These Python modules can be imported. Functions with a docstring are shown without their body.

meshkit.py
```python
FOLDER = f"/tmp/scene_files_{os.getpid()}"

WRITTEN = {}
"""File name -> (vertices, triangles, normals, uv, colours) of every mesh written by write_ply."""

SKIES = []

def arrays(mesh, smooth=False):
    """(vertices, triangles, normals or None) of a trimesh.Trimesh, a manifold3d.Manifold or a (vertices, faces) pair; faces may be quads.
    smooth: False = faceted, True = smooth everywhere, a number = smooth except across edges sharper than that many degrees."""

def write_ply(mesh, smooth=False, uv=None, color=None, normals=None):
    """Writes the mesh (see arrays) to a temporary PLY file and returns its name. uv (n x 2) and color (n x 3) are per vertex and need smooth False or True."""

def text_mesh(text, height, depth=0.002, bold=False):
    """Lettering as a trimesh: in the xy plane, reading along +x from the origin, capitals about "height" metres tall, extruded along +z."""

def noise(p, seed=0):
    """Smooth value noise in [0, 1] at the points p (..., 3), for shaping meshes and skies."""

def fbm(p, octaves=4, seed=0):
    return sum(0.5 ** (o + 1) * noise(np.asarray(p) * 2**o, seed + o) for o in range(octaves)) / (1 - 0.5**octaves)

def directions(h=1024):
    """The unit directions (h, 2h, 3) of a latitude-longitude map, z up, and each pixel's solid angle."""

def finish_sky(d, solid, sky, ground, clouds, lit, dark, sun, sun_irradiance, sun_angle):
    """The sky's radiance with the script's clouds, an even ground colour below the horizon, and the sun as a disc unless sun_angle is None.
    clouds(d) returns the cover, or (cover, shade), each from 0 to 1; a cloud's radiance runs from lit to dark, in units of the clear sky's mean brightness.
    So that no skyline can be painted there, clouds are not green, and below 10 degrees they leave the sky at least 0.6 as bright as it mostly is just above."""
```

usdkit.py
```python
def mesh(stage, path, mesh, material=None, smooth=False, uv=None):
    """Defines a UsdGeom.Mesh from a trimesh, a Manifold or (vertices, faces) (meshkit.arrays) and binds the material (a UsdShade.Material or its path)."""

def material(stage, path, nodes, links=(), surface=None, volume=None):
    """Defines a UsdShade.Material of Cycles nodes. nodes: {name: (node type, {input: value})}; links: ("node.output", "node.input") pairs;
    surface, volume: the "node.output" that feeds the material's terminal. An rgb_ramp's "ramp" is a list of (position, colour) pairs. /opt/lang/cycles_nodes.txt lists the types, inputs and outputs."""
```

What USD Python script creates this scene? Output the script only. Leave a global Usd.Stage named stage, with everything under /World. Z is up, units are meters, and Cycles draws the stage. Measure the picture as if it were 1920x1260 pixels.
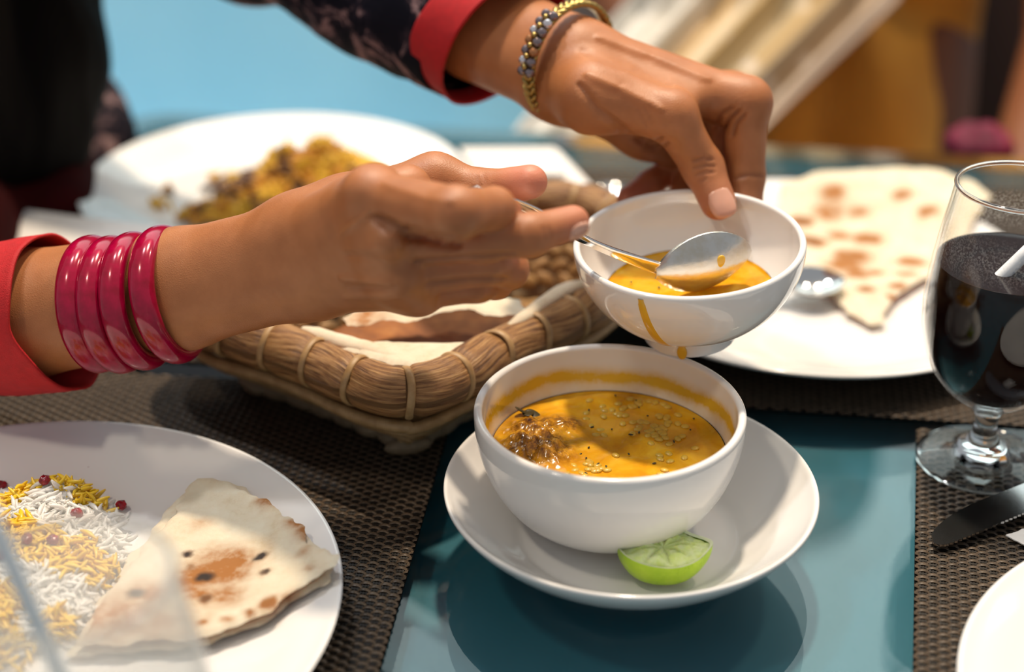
import math
import numpy as np
import trimesh
from scipy.ndimage import map_coordinates
from scipy.spatial import Delaunay
import shapely
from shapely.geometry import Polygon
import meshkit
import usdkit
from pxr import Usd, UsdGeom, UsdLux, UsdShade, Gf, Sdf, Vt

stage = Usd.Stage.CreateInMemory()
UsdGeom.SetStageUpAxis(stage, UsdGeom.Tokens.z)
UsdGeom.SetStageMetersPerUnit(stage, 1.0)
UsdGeom.Xform.Define(stage, '/World')
UsdGeom.Scope.Define(stage, '/World/Looks')

# ---------------------------------------------------------------- camera, light, exposure
TABLE = 0.75                       # height of the table top
CAM_H = 0.46                       # camera above the table top
PITCH = math.radians(28.0)
FOC = 3000.0 / 1920.0 * 36.0       # mm
cam = UsdGeom.Camera.Define(stage, '/World/camera')
cam.CreateHorizontalApertureAttr(36.0)
cam.CreateFocalLengthAttr(FOC)
cam.CreateFStopAttr(3.0)
cam.CreateFocusDistanceAttr(0.775)
cam.CreateExposureAttr(-0.22)
cam.AddTranslateOp().Set(Gf.Vec3d(0, 0, TABLE + CAM_H))
cam.AddRotateXOp().Set(90.0 - math.degrees(PITCH))

dome = UsdLux.DomeLight.Define(stage, '/World/ambient')
dome.CreateIntensityAttr(0.14)
dome.CreateColorAttr(Gf.Vec3f(0.90, 0.94, 1.0))


def ceiling_lamp(name, x, y, z, radius, intensity, color, aim=(0.0, 0.75, TABLE)):
    l = UsdLux.DiskLight.Define(stage, '/World/' + name)
    l.CreateRadiusAttr(radius)
    l.CreateIntensityAttr(intensity)
    l.CreateColorAttr(Gf.Vec3f(*color))
    d = np.array(aim) - np.array([x, y, z])
    d /= np.linalg.norm(d)
    m = Gf.Matrix4d().SetLookAt(Gf.Vec3d(x, y, z), Gf.Vec3d(*[float(a) for a in aim]), Gf.Vec3d(0, 1, 0.01)).GetInverse()
    l.AddTransformOp().Set(m)


WARM = (1.0, 0.82, 0.61)
ceiling_lamp('spot_lamp', 0.12, 1.36, TABLE + 1.95, 0.055, 1800, WARM)
ceiling_lamp('spot_lamp_003', -0.5, 1.15, TABLE + 1.9, 0.07, 330, (0.94, 0.97, 1.0), (-0.45, 1.75, TABLE))
ceiling_lamp('spot_lamp_001', 1.0, 1.2, TABLE + 1.8, 0.07, 200, WARM)
ceiling_lamp('spot_lamp_002', -0.9, 0.2, TABLE + 1.8, 0.09, 115, (1.0, 0.88, 0.70))

panel = UsdLux.RectLight.Define(stage, '/World/ceiling_panel_light')     # luminous ceiling over the far side of the room
panel.CreateWidthAttr(5.0)
panel.CreateHeightAttr(2.4)
panel.CreateIntensityAttr(2.2)
panel.CreateColorAttr(Gf.Vec3f(0.86, 1.0, 0.96))
panel.AddTranslateOp().Set(Gf.Vec3d(0.2, 3.5, 3.0))

# ---------------------------------------------------------------- helpers
_F = np.array([0, math.cos(PITCH), -math.sin(PITCH)])
_X = np.array([1.0, 0, 0])
_U = np.array([0, math.sin(PITCH), math.cos(PITCH)])
_C = np.array([0, 0, TABLE + CAM_H])


def pd(px, py, d):
    """the point at depth d seen at a place of the photograph"""
    return _C + d * (_F + (px - 960) / 3000.0 * _X - (py - 630) / 3000.0 * _U)


def at(px, py, z=0.0):
    """the point at height z over the table seen at a place of the photograph"""
    r = _F + (px - 960) / 3000.0 * _X - (py - 630) / 3000.0 * _U
    return _C + r * ((z - CAM_H) / r[2])


def unit(v):
    v = np.asarray(v, float)
    return v / (np.linalg.norm(v) + 1e-15)


used = {}


def numbered(path):
    n = used.get(path, 0)
    used[path] = n + 1
    return path if n == 0 else f"{path}_{n:03d}"


def keys(prim, **kw):
    for k, v in kw.items():
        if v:
            prim.SetCustomDataByKey(k, v)


def thing(name, label, cat, loc=(0, 0, 0), group=None, kind=None, rotz=0.0):
    path = numbered('/World/' + name)
    x = UsdGeom.Xform.Define(stage, path)
    x.AddTranslateOp().Set(Gf.Vec3d(*[float(a) for a in loc]))
    if rotz:
        x.AddRotateZOp().Set(float(rotz))
    keys(x.GetPrim(), label=label, category=cat, group=group, kind=kind)
    return (path, np.array(loc, float))


def VF(m):
    if hasattr(m, 'to_mesh'):
        q = m.to_mesh()
        return np.array(q.vert_properties[:, :3], float), np.array(q.tri_verts, int)
    if isinstance(m, tuple):
        v, f = np.asarray(m[0], float), np.asarray(m[1], int)
        if f.shape[1] == 4:
            f = np.vstack([f[:, [0, 1, 2]], f[:, [0, 2, 3]]])
        return v, f
    return np.array(m.vertices, float), np.array(m.faces, int)


def join(ms):
    vs, fs, n = [], [], 0
    for m in ms:
        v, f = VF(m)
        vs.append(v)
        fs.append(f + n)
        n += len(v)
    return np.vstack(vs), np.vstack(fs)


def part(parent, name, mesh, mat, smooth=35, label=None, kind=None, attrs=None, local=False):
    """one mesh as a child of a thing (vertices given in world space unless local)"""
    root, loc = parent
    v, f = VF(mesh)
    if not local:
        v = v - loc
    path = numbered(root + '/' + name)
    m = usdkit.mesh(stage, path, (v, f), '/World/Looks/' + mat, smooth=True if attrs else smooth)
    if attrs:
        for k, a in attrs.items():
            UsdGeom.PrimvarsAPI(m).CreatePrimvar(k, Sdf.ValueTypeNames.FloatArray, "vertex").Set(Vt.FloatArray.FromNumpy(np.asarray(a, np.float32)))
    keys(m.GetPrim(), label=label, kind=kind)
    return (path, loc)


def single(name, mesh, mat, label, cat, smooth=35, group=None, kind=None, attrs=None):
    """a thing that is one mesh"""
    v, f = VF(mesh)
    path = numbered('/World/' + name)
    base = np.array([(v[:, 0].min() + v[:, 0].max()) / 2, (v[:, 1].min() + v[:, 1].max()) / 2, v[:, 2].min()])
    m = usdkit.mesh(stage, path, (v - base, f), '/World/Looks/' + mat, smooth=True if attrs else smooth)
    if attrs:
        for k, a in attrs.items():
            UsdGeom.PrimvarsAPI(m).CreatePrimvar(k, Sdf.ValueTypeNames.FloatArray, "vertex").Set(Vt.FloatArray.FromNumpy(np.asarray(a, np.float32)))
    UsdGeom.Xformable(m).AddTranslateOp().Set(Gf.Vec3d(*[float(a) for a in base]))
    keys(m.GetPrim(), label=label, category=cat, group=group, kind=kind)
    return (path, base)


def copy_of(src, name, label, loc, rotz, group=None, scale=None):
    path = numbered('/World/' + name)
    x = UsdGeom.Xform.Define(stage, path)
    x.AddTranslateOp().Set(Gf.Vec3d(*[float(a) for a in loc]))
    x.AddRotateZOp().Set(float(rotz))
    if scale:
        x.AddScaleOp().Set(Gf.Vec3f(*scale))
    was = stage.GetPrimAtPath(src[0]).GetCustomData()
    keys(x.GetPrim(), label=label, category=was['category'], group=group or was.get('group'))
    x.GetPrim().GetReferences().AddInternalReference(src[0])
    x.GetPrim().SetInstanceable(True)


# --- shapes
def lathe(profile, n=96, center=(0, 0, 0)):
    p = np.array(profile, float)
    a = np.linspace(0, 2 * np.pi, n, endpoint=False)
    v = np.stack([p[:, None, 0] * np.cos(a), p[:, None, 0] * np.sin(a), np.repeat(p[:, 1:2], n, 1)], -1).reshape(-1, 3)
    i, j = np.meshgrid(np.arange(len(p) - 1), np.arange(n), indexing='ij')
    j2 = (j + 1) % n
    q = np.stack([i * n + j, i * n + j2, (i + 1) * n + j2, (i + 1) * n + j], -1).reshape(-1, 4)
    m = trimesh.Trimesh(v, np.vstack([q[:, [0, 1, 2]], q[:, [0, 2, 3]]]), process=False)
    m.merge_vertices(digits_vertex=7)
    m.update_faces(m.nondegenerate_faces())
    if m.volume < 0:
        m.invert()
    m.apply_translation(center)
    return m


def spline(pts, n, closed=False):
    from scipy.interpolate import CubicSpline
    p = np.asarray(pts, float)
    if closed:
        p = np.vstack([p, p[:1]])
    d = np.r_[0, np.cumsum(np.linalg.norm(np.diff(p, axis=0), axis=1) ** 0.5)]
    cs = CubicSpline(d, p, bc_type='periodic' if closed else 'natural')
    return cs(np.linspace(0, d[-1], n, endpoint=not closed))


def frames(p, closed=False, up=(0, 0, 1)):
    t = np.gradient(p, axis=0)
    if closed:
        t = np.roll(p, -1, 0) - np.roll(p, 1, 0)
    t /= np.linalg.norm(t, axis=1, keepdims=True) + 1e-15
    s = np.cross(t, np.broadcast_to(up, t.shape))
    bad = np.linalg.norm(s, axis=1) < 1e-4
    s[bad] = np.cross(t[bad], [0, 1.0, 0.01])
    s /= np.linalg.norm(s, axis=1, keepdims=True)
    return t, s, np.cross(s, t)


def grid_faces(n, m, wrap_m=True, wrap_n=False):
    a = n if wrap_n else n - 1
    b = m if wrap_m else m - 1
    i, j = np.meshgrid(np.arange(a), np.arange(b), indexing='ij')
    i2, j2 = (i + 1) % n, (j + 1) % m
    q = np.stack([i * m + j, i2 * m + j, i2 * m + j2, i * m + j2], -1).reshape(-1, 4)
    return np.vstack([q[:, [0, 1, 2]], q[:, [0, 2, 3]]])


def fixed(v, f):
    m = trimesh.Trimesh(v, f, process=False)
    if m.is_watertight and m.volume < 0:
        f = f[:, ::-1]
    return v, f


def tube(p, rx, rz=None, sides=16, closed=False, up=(0, 0, 1), cap=True, power=2.0):
    p = np.asarray(p, float)
    n = len(p)
    t, s, u = frames(p, closed, up)
    rx = np.broadcast_to(rx, (n,))
    rz = rx if rz is None else np.broadcast_to(rz, (n,))
    a = np.arange(sides) * 2 * np.pi / sides
    c, d = np.cos(a), np.sin(a)
    e = 2.0 / power
    c, d = np.sign(c) * np.abs(c) ** e, np.sign(d) * np.abs(d) ** e
    v = p[:, None] + (rx[:, None] * c)[..., None] * s[:, None] + (rz[:, None] * d)[..., None] * u[:, None]
    v = v.reshape(-1, 3)
    f = grid_faces(n, sides, True, closed)
    if cap and not closed:
        v = np.vstack([v, p[:1], p[-1:]])
        j = np.arange(sides)
        k = (j + 1) % sides
        a0, a1 = n * sides, n * sides + 1
        f = np.vstack([f, np.stack([np.full(sides, a0), k, j], 1)[:, ::-1] * 1, np.stack([np.full(sides, a1), (n - 1) * sides + j, (n - 1) * sides + k], 1)[:, ::-1]])
        m = trimesh.Trimesh(v, f, process=False)
        trimesh.repair.fix_winding(m)
        f = np.array(m.faces)
    return fixed(v, f)


def rounded_box(x0, y0, z0, x1, y1, z1, r=0.002):
    import manifold3d
    pts = []
    for a in (x0 + r, x1 - r):
        for b in (y0 + r, y1 - r):
            for c in (z0 + r, z1 - r):
                pts.append(manifold3d.Manifold.sphere(r, 12).translate((a, b, c)))
    return manifold3d.Manifold.batch_hull(pts)


def slab(poly, z0, z1):
    m = trimesh.creation.extrude_polygon(poly, z1 - z0, engine='earcut')
    m.apply_translation((0, 0, z0))
    return m


def sheet(poly, spacing, height, thick, edge=0.004, rough=0.0, seed=0):
    """a thin solid sheet over a polygon: height(x, y) gives its underside, its rim is rounded off"""
    if rough:
        c = np.array(poly.exterior.segmentize(spacing * 1.2).coords)[:-1]
        nrm = np.stack([np.roll(c, -1, 0)[:, 1] - np.roll(c, 1, 0)[:, 1], np.roll(c, 1, 0)[:, 0] - np.roll(c, -1, 0)[:, 0]], 1)
        nrm /= np.linalg.norm(nrm, axis=1, keepdims=True) + 1e-12
        k = meshkit.fbm(np.c_[c * 90, np.zeros(len(c))], 3, seed) - 0.5
        c = c + nrm * (k * rough)[:, None] * 2
        poly = Polygon(c).buffer(0)
        if poly.geom_type != 'Polygon':
            poly = max(poly.geoms, key=lambda g: g.area)
    b = np.array(poly.exterior.segmentize(spacing).coords)[:-1]
    x0, y0, x1, y1 = poly.bounds
    gx, gy = np.meshgrid(np.arange(x0, x1, spacing), np.arange(y0, y1, spacing * 0.866), indexing='ij')
    gx = gx + (np.arange(gx.shape[1]) % 2) * spacing / 2
    g = np.c_[gx.ravel(), gy.ravel()]
    inner = poly.buffer(-spacing * 0.6)
    g = g[shapely.contains_xy(inner, g[:, 0], g[:, 1])]
    p = np.vstack([b, g])
    tri = Delaunay(p).simplices
    cen = p[tri].mean(1)
    tri = tri[shapely.contains_xy(poly, cen[:, 0], cen[:, 1])]
    a, bb, cc = p[tri[:, 0]], p[tri[:, 1]], p[tri[:, 2]]
    area = (bb[:, 0] - a[:, 0]) * (cc[:, 1] - a[:, 1]) - (bb[:, 1] - a[:, 1]) * (cc[:, 0] - a[:, 0])
    tri = np.where((area < 0)[:, None], tri[:, ::-1], tri)
    tri = tri[np.abs(area) > 1e-12]
    dist = shapely.distance(poly.exterior, shapely.points(p))
    fall = np.sqrt(np.clip(1 - (1 - np.clip(dist / edge, 0, 1)) ** 2, 0, 1))
    h = height(p[:, 0], p[:, 1])
    n = len(p)
    # boundary edges
    e = np.vstack([tri[:, [0, 1]], tri[:, [1, 2]], tri[:, [2, 0]]])
    es = {tuple(x) for x in e}
    be = np.array([x for x in e if (x[1], x[0]) not in es])
    top = np.c_[p, h + thick * (0.5 + 0.5 * fall)]
    bot = np.c_[p, h + thick * (0.5 - 0.5 * fall)]
    v = np.vstack([top, bot])
    side = np.vstack([np.c_[be[:, 0], be[:, 0] + n, be[:, 1] + n], np.c_[be[:, 0], be[:, 1] + n, be[:, 1]]])
    f = np.vstack([tri, tri[:, ::-1] + n, side])
    return v, f


# --- organic bodies: smooth unions of tapered bones, meshed with surface nets
def bones_field(groups, lo, hi, h):
    """groups: list of (joins, k_inside, k_to_rest); joins: list of (a, ra, b, rb)"""
    n = np.ceil((np.array(hi) - lo) / h).astype(int) + 1
    ax = [lo[i] + h * np.arange(n[i]) for i in range(3)]
    far = 0.05
    F = np.full(n, far, np.float32)
    M = 0.022

    def smin(a, b, k):
        hh = np.maximum(k - np.abs(a - b), 0) / k
        return np.minimum(a, b) - hh * hh * k * 0.25

    def put(G, a, ra, b, rb, k):
        a, b = np.asarray(a, float), np.asarray(b, float)
        l = np.minimum(a - ra, b - rb) - M
        u = np.maximum(a + ra, b + rb) + M
        i0 = np.clip(np.floor((l - lo) / h).astype(int), 0, n)
        i1 = np.clip(np.ceil((u - lo) / h).astype(int) + 1, 0, n)
        if (i1 <= i0).any():
            return
        s = tuple(slice(i0[i], i1[i]) for i in range(3))
        P = np.stack(np.meshgrid(*[ax[i][s[i]] for i in range(3)], indexing='ij'), -1).astype(np.float32)
        ab = b - a
        L = float(ab @ ab)
        t = np.clip((P - a.astype(np.float32)) @ ab.astype(np.float32) / max(L, 1e-12), 0, 1)
        d = np.linalg.norm(P - a.astype(np.float32) - t[..., None] * ab.astype(np.float32), axis=-1) - (ra + (rb - ra) * t)
        G[s] = smin(G[s], np.minimum(d, far), k)

    for js, k_in, k_out in groups:
        G = np.full(n, far, np.float32)
        for (a, ra, b, rb) in js:
            put(G, a, ra, b, rb, k_in)
        F = smin(F, G, k_out)
    return F, ax


def carve(F, ax, h, strokes, k=0.0012):
    lo = np.array([a[0] for a in ax])
    n = np.array(F.shape)
    for (a, b, r) in strokes:
        a, b = np.asarray(a, float), np.asarray(b, float)
        l, u = np.minimum(a, b) - r - 0.006, np.maximum(a, b) + r + 0.006
        i0 = np.clip(np.floor((l - lo) / h).astype(int), 0, n)
        i1 = np.clip(np.ceil((u - lo) / h).astype(int) + 1, 0, n)
        if (i1 <= i0).any():
            continue
        s = tuple(slice(i0[i], i1[i]) for i in range(3))
        P = np.stack(np.meshgrid(*[ax[i][s[i]] for i in range(3)], indexing='ij'), -1)
        ab = b - a
        t = np.clip((P - a) @ ab / max(ab @ ab, 1e-12), 0, 1)
        d = np.linalg.norm(P - a - t[..., None] * ab, axis=-1) - r
        x, y = F[s], -d
        hh = np.maximum(k - np.abs(x - y), 0) / k
        F[s] = np.maximum(x, y) + hh * hh * k * 0.25


def surface_nets(F, ax, h):
    lo = np.array([a[0] for a in ax])
    S = F < 0
    c = np.zeros(tuple(np.array(F.shape) - 1), np.int8)
    for i in (0, 1):
        for j in (0, 1):
            for k in (0, 1):
                c += S[i:S.shape[0] - 1 + i, j:S.shape[1] - 1 + j, k:S.shape[2] - 1 + k]
    act = (c > 0) & (c < 8)
    idx = np.full(act.shape, -1, np.int64)
    cells = np.argwhere(act)
    idx[tuple(cells.T)] = np.arange(len(cells))
    acc = np.zeros((len(cells), 3))
    cnt = np.zeros(len(cells))
    offs = [(i, j, k) for i in (0, 1) for j in (0, 1) for k in (0, 1)]
    val = {o: F[tuple((cells + o).T)] for o in offs}
    for o in offs:
        for d in range(3):
            if o[d] == 0:
                q = tuple(1 if x == d else o[x] for x in range(3))
                a, b = val[o], val[q]
                cr = (a < 0) != (b < 0)
                t = np.where(cr, a / np.where(cr, a - b, 1), 0)
                pt = np.tile(np.array(o, float), (len(cells), 1))
                pt[:, d] += t
                acc[cr] += pt[cr]
                cnt[cr] += 1
    v = cells + acc / cnt[:, None]
    faces = []
    for d in range(3):
        e1, e2 = [x for x in range(3) if x != d]
        sl0 = [slice(None)] * 3
        sl1 = [slice(None)] * 3
        sl0[d] = slice(0, -1)
        sl1[d] = slice(1, None)
        A, B = S[tuple(sl0)], S[tuple(sl1)]
        ed = np.argwhere(A != B)
        ed = ed[(ed[:, e1] > 0) & (ed[:, e2] > 0) & (ed[:, e1] < act.shape[e1]) & (ed[:, e2] < act.shape[e2])]
        ins = A[tuple(ed.T)]
        u1, u2 = np.zeros(3, int), np.zeros(3, int)
        u1[e1] = 1
        u2[e2] = 1
        q = np.stack([idx[tuple(x.T)] for x in (ed, ed - u1, ed - u1 - u2, ed - u2)], 1)
        flip = ins if d != 1 else ~ins
        q = np.where(flip[:, None], q, q[:, ::-1])
        faces.append(q)
    q = np.vstack(faces)
    # two steps onto the surface
    g = np.gradient(F)
    for _ in range(2):
        val_ = map_coordinates(F, v.T, order=1, mode='nearest')
        gr = np.stack([map_coordinates(x, v.T, order=1, mode='nearest') for x in g], 1)
        gn = (gr ** 2).sum(1) + 1e-12
        v = v - np.clip((val_ / gn)[:, None] * gr, -0.5, 0.5)
    f = np.vstack([q[:, [0, 1, 2]], q[:, [0, 2, 3]]])
    m = trimesh.Trimesh(lo + v * h, f, process=False)
    if m.volume < 0:
        f = f[:, ::-1]
    return lo + v * h, f


def body_mesh(groups, h, pad=0.006, strokes=(), relax=4):
    pts = np.array([p for g in groups for j in g[0] for p in (np.asarray(j[0]) - j[1], np.asarray(j[0]) + j[1], np.asarray(j[2]) - j[3], np.asarray(j[2]) + j[3])])
    F, ax = bones_field(groups, pts.min(0) - pad - 2 * h, pts.max(0) + pad + 2 * h, h)
    if len(strokes):
        carve(F, ax, h, strokes)
    v, f = surface_nets(F, ax, h)
    if relax:
        m = trimesh.Trimesh(v, f, process=False)
        trimesh.smoothing.filter_taubin(m, lamb=0.5, nu=0.53, iterations=relax)
        d = np.array(m.vertices) - v
        l = np.linalg.norm(d, axis=1, keepdims=True)
        v = np.where(l > h, v, v + d)
    return v, f


def chain(pts):
    return [(pts[i][0], pts[i][1], pts[i + 1][0], pts[i + 1][1]) for i in range(len(pts) - 1)]


def nail(center, along, out, w, l, R, t=0.0007):
    """a curved finger nail plate: center of the nail, direction to the finger tip, outward direction"""
    a = unit(along)
    n = unit(np.asarray(out, float) - (np.asarray(out) @ a) * a)
    s = np.cross(a, n)
    U, W = 13, 13
    v = []
    for k in (0, 1):
        for i in range(U):
            x = -1 + 2 * i / (U - 1)
            for j in range(W):
                y = -1 + 2 * j / (W - 1)
                # square to super-ellipse
                px, py = x * math.sqrt(max(0, 1 - y * y / 2.6)), y * math.sqrt(max(0, 1 - x * x / 2.6))
                th = py * w / (2 * R)
                lift = (t if k else -0.0012) - (0.0006 if k and max(abs(x), abs(y)) > 0.95 else 0) - 0.10 * l * max(px, 0) ** 2
                v.append(np.asarray(center) + a * (px * l / 2) + s * (R * math.sin(th)) + n * (R * (math.cos(th) - 1) + lift))
    v = np.array(v)
    f = grid_faces(U, W, False)
    N = U * W
    rim = [(0, j) for j in range(W)] + [(i, W - 1) for i in range(1, U)] + [(U - 1, j) for j in range(W - 2, -1, -1)] + [(i, 0) for i in range(U - 2, 0, -1)]
    r = np.array([i * W + j for i, j in rim])
    r2 = np.roll(r, -1)
    side = np.vstack([np.c_[r, r2, r2 + N], np.c_[r, r2 + N, r + N]])
    m = trimesh.Trimesh(v, np.vstack([f[:, ::-1], f + N, side]), process=False)
    trimesh.repair.fix_normals(m)
    return m


# ---------------------------------------------------------------- materials
def mat(name, nodes, links=(), surface='p.BSDF', **kw):
    usdkit.material(stage, '/World/Looks/' + name, nodes, links, surface=surface, **kw)


def plain(name, color, rough=0.5, **kw):
    mat(name, {"p": ("principled_bsdf", {"base_color": color, "roughness": rough, **kw})})


def mottled(name, ramp, scale, rough=0.5, bump=0.0, detail=4, stretch=(1, 1, 1), bump_scale=None, **kw):
    n = {"tc": ("texture_coordinate", {}), "mp": ("mapping", {"scale": stretch}), "n": ("noise_texture", {"scale": scale, "detail": detail, "roughness": 0.6}),
         "r": ("rgb_ramp", {"ramp": ramp}), "p": ("principled_bsdf", {"roughness": rough, **kw})}
    l = [("tc.object", "mp.vector"), ("mp.vector", "n.vector"), ("n.fac", "r.fac"), ("r.color", "p.base_color")]
    if bump:
        n["n2"] = ("noise_texture", {"scale": bump_scale or scale * 3, "detail": 4})
        n["b"] = ("bump", {"strength": 1.0, "distance": bump})
        l += [("mp.vector", "n2.vector"), ("n2.fac", "b.height"), ("b.normal", "p.normal")]
    mat(name, n, l)


plain('porcelain', (0.76, 0.745, 0.73), 0.10, coat_weight=0.3, coat_roughness=0.03)
plain('steel', (0.72, 0.71, 0.69), 0.12, metallic=1.0)
mottled('filmed_steel', [(0.35, (0.60, 0.55, 0.46)), (0.6, (0.66, 0.64, 0.60))], 120, 0.27, bump=0.0002, bump_scale=300, metallic=1.0)
plain('dark_steel', (0.40, 0.40, 0.40), 0.16, metallic=1.0)
plain('straw_white', (0.85, 0.87, 0.90), 0.35)
plain('napkin_white', (0.72, 0.69, 0.66), 0.9)
plain('table_frame', (0.52, 0.56, 0.57), 0.14, metallic=1.0)
plain('table_leg', (0.05, 0.04, 0.035), 0.4)
mottled('blue_panel', [(0.3, (0.010, 0.110, 0.165)), (0.7, (0.014, 0.128, 0.19))], 900, 0.5)
mottled('floor_mat', [(0.3, (0.10, 0.07, 0.05)), (0.7, (0.16, 0.11, 0.08))], 6, 0.4)
mottled('bench_blue', [(0.3, (0.34, 0.70, 0.92)), (0.7, (0.42, 0.77, 0.96))], 5, 0.45, detail=2)
mat('table_glass', {"t": ("transparent_bsdf", {"color": (0.93, 0.97, 0.96)}), "g": ("glossy_bsdf", {"color": (1, 1, 1), "roughness": 0.02}), "lw": ("layer_weight", {"blend": 0.5}), "pw": ("math", {"math_type": "power", "value2": 5.0}), "f": ("math", {"math_type": "multiply_add", "value2": 0.96, "value3": 0.04}), "m": ("mix_closure", {})},
    [("lw.facing", "pw.value1"), ("pw.value", "f.value1"), ("f.value", "m.fac"), ("t.BSDF", "m.closure1"), ("g.BSDF", "m.closure2")], surface="m.closure")
mat('thin_glass', {"t": ("transparent_bsdf", {"color": (0.975, 0.98, 0.98)}), "g": ("glossy_bsdf", {"color": (1, 1, 1), "roughness": 0.02}), "lw": ("layer_weight", {"blend": 0.5}), "pw": ("math", {"math_type": "power", "value2": 5.0}), "f": ("math", {"math_type": "multiply_add", "value2": 0.96, "value3": 0.022}), "m": ("mix_closure", {})},
    [("lw.facing", "pw.value1"), ("pw.value", "f.value1"), ("f.value", "m.fac"), ("t.BSDF", "m.closure1"), ("g.BSDF", "m.closure2")], surface="m.closure")
mat('misted_glass', {"tc": ("texture_coordinate", {}), "at": ("attribute", {"attribute": "mist"}), "mm": ("math", {"math_type": "multiply"}), "n": ("noise_texture", {"scale": 900, "detail": 2}), "r": ("map_range", {"from_min": 0.50, "from_max": 0.62, "to_min": 0.0, "to_max": 0.16, "clamp": True}),
                     "t": ("transparent_bsdf", {"color": (0.97, 0.97, 0.97)}), "g": ("glossy_bsdf", {"color": (1, 1, 1), "roughness": 0.02}), "lw": ("layer_weight", {"blend": 0.5}), "pw": ("math", {"math_type": "power", "value2": 5.0}), "f": ("math", {"math_type": "multiply_add", "value2": 0.96, "value3": 0.022}), "m": ("mix_closure", {}),
                     "w": ("translucent_bsdf", {"color": (0.85, 0.83, 0.80)}), "m2": ("mix_closure", {})},
    [("tc.object", "n.vector"), ("n.fac", "r.value"), ("lw.facing", "pw.value1"), ("pw.value", "f.value1"), ("f.value", "m.fac"), ("t.BSDF", "m.closure1"), ("g.BSDF", "m.closure2"), ("r.result", "mm.value1"), ("at.fac", "mm.value2"), ("mm.value", "m2.fac"), ("m.closure", "m2.closure1"), ("w.BSDF", "m2.closure2")], surface="m2.closure")
mat('hazy_glass', {"t": ("transparent_bsdf", {"color": (0.975, 0.98, 0.98)}), "g": ("glossy_bsdf", {"color": (1, 1, 1), "roughness": 0.02}), "lw": ("layer_weight", {"blend": 0.5}), "pw": ("math", {"math_type": "power", "value2": 5.0}), "f": ("math", {"math_type": "multiply_add", "value2": 0.96, "value3": 0.022}), "m": ("mix_closure", {}),
                   "w": ("translucent_bsdf", {"color": (0.85, 0.84, 0.82)}), "m2": ("mix_closure", {"fac": 0.17})},
    [("lw.facing", "pw.value1"), ("pw.value", "f.value1"), ("f.value", "m.fac"), ("t.BSDF", "m.closure1"), ("g.BSDF", "m.closure2"), ("m.closure", "m2.closure1"), ("w.BSDF", "m2.closure2")], surface="m2.closure")
mat('solid_glass', {"g": ("glass_bsdf", {"color": (0.98, 0.99, 0.99), "roughness": 0.0, "IOR": 1.48})}, surface="g.BSDF")
plain('cola', (0.010, 0.003, 0.002), 0.03, specular_ior_level=0.12)
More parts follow.
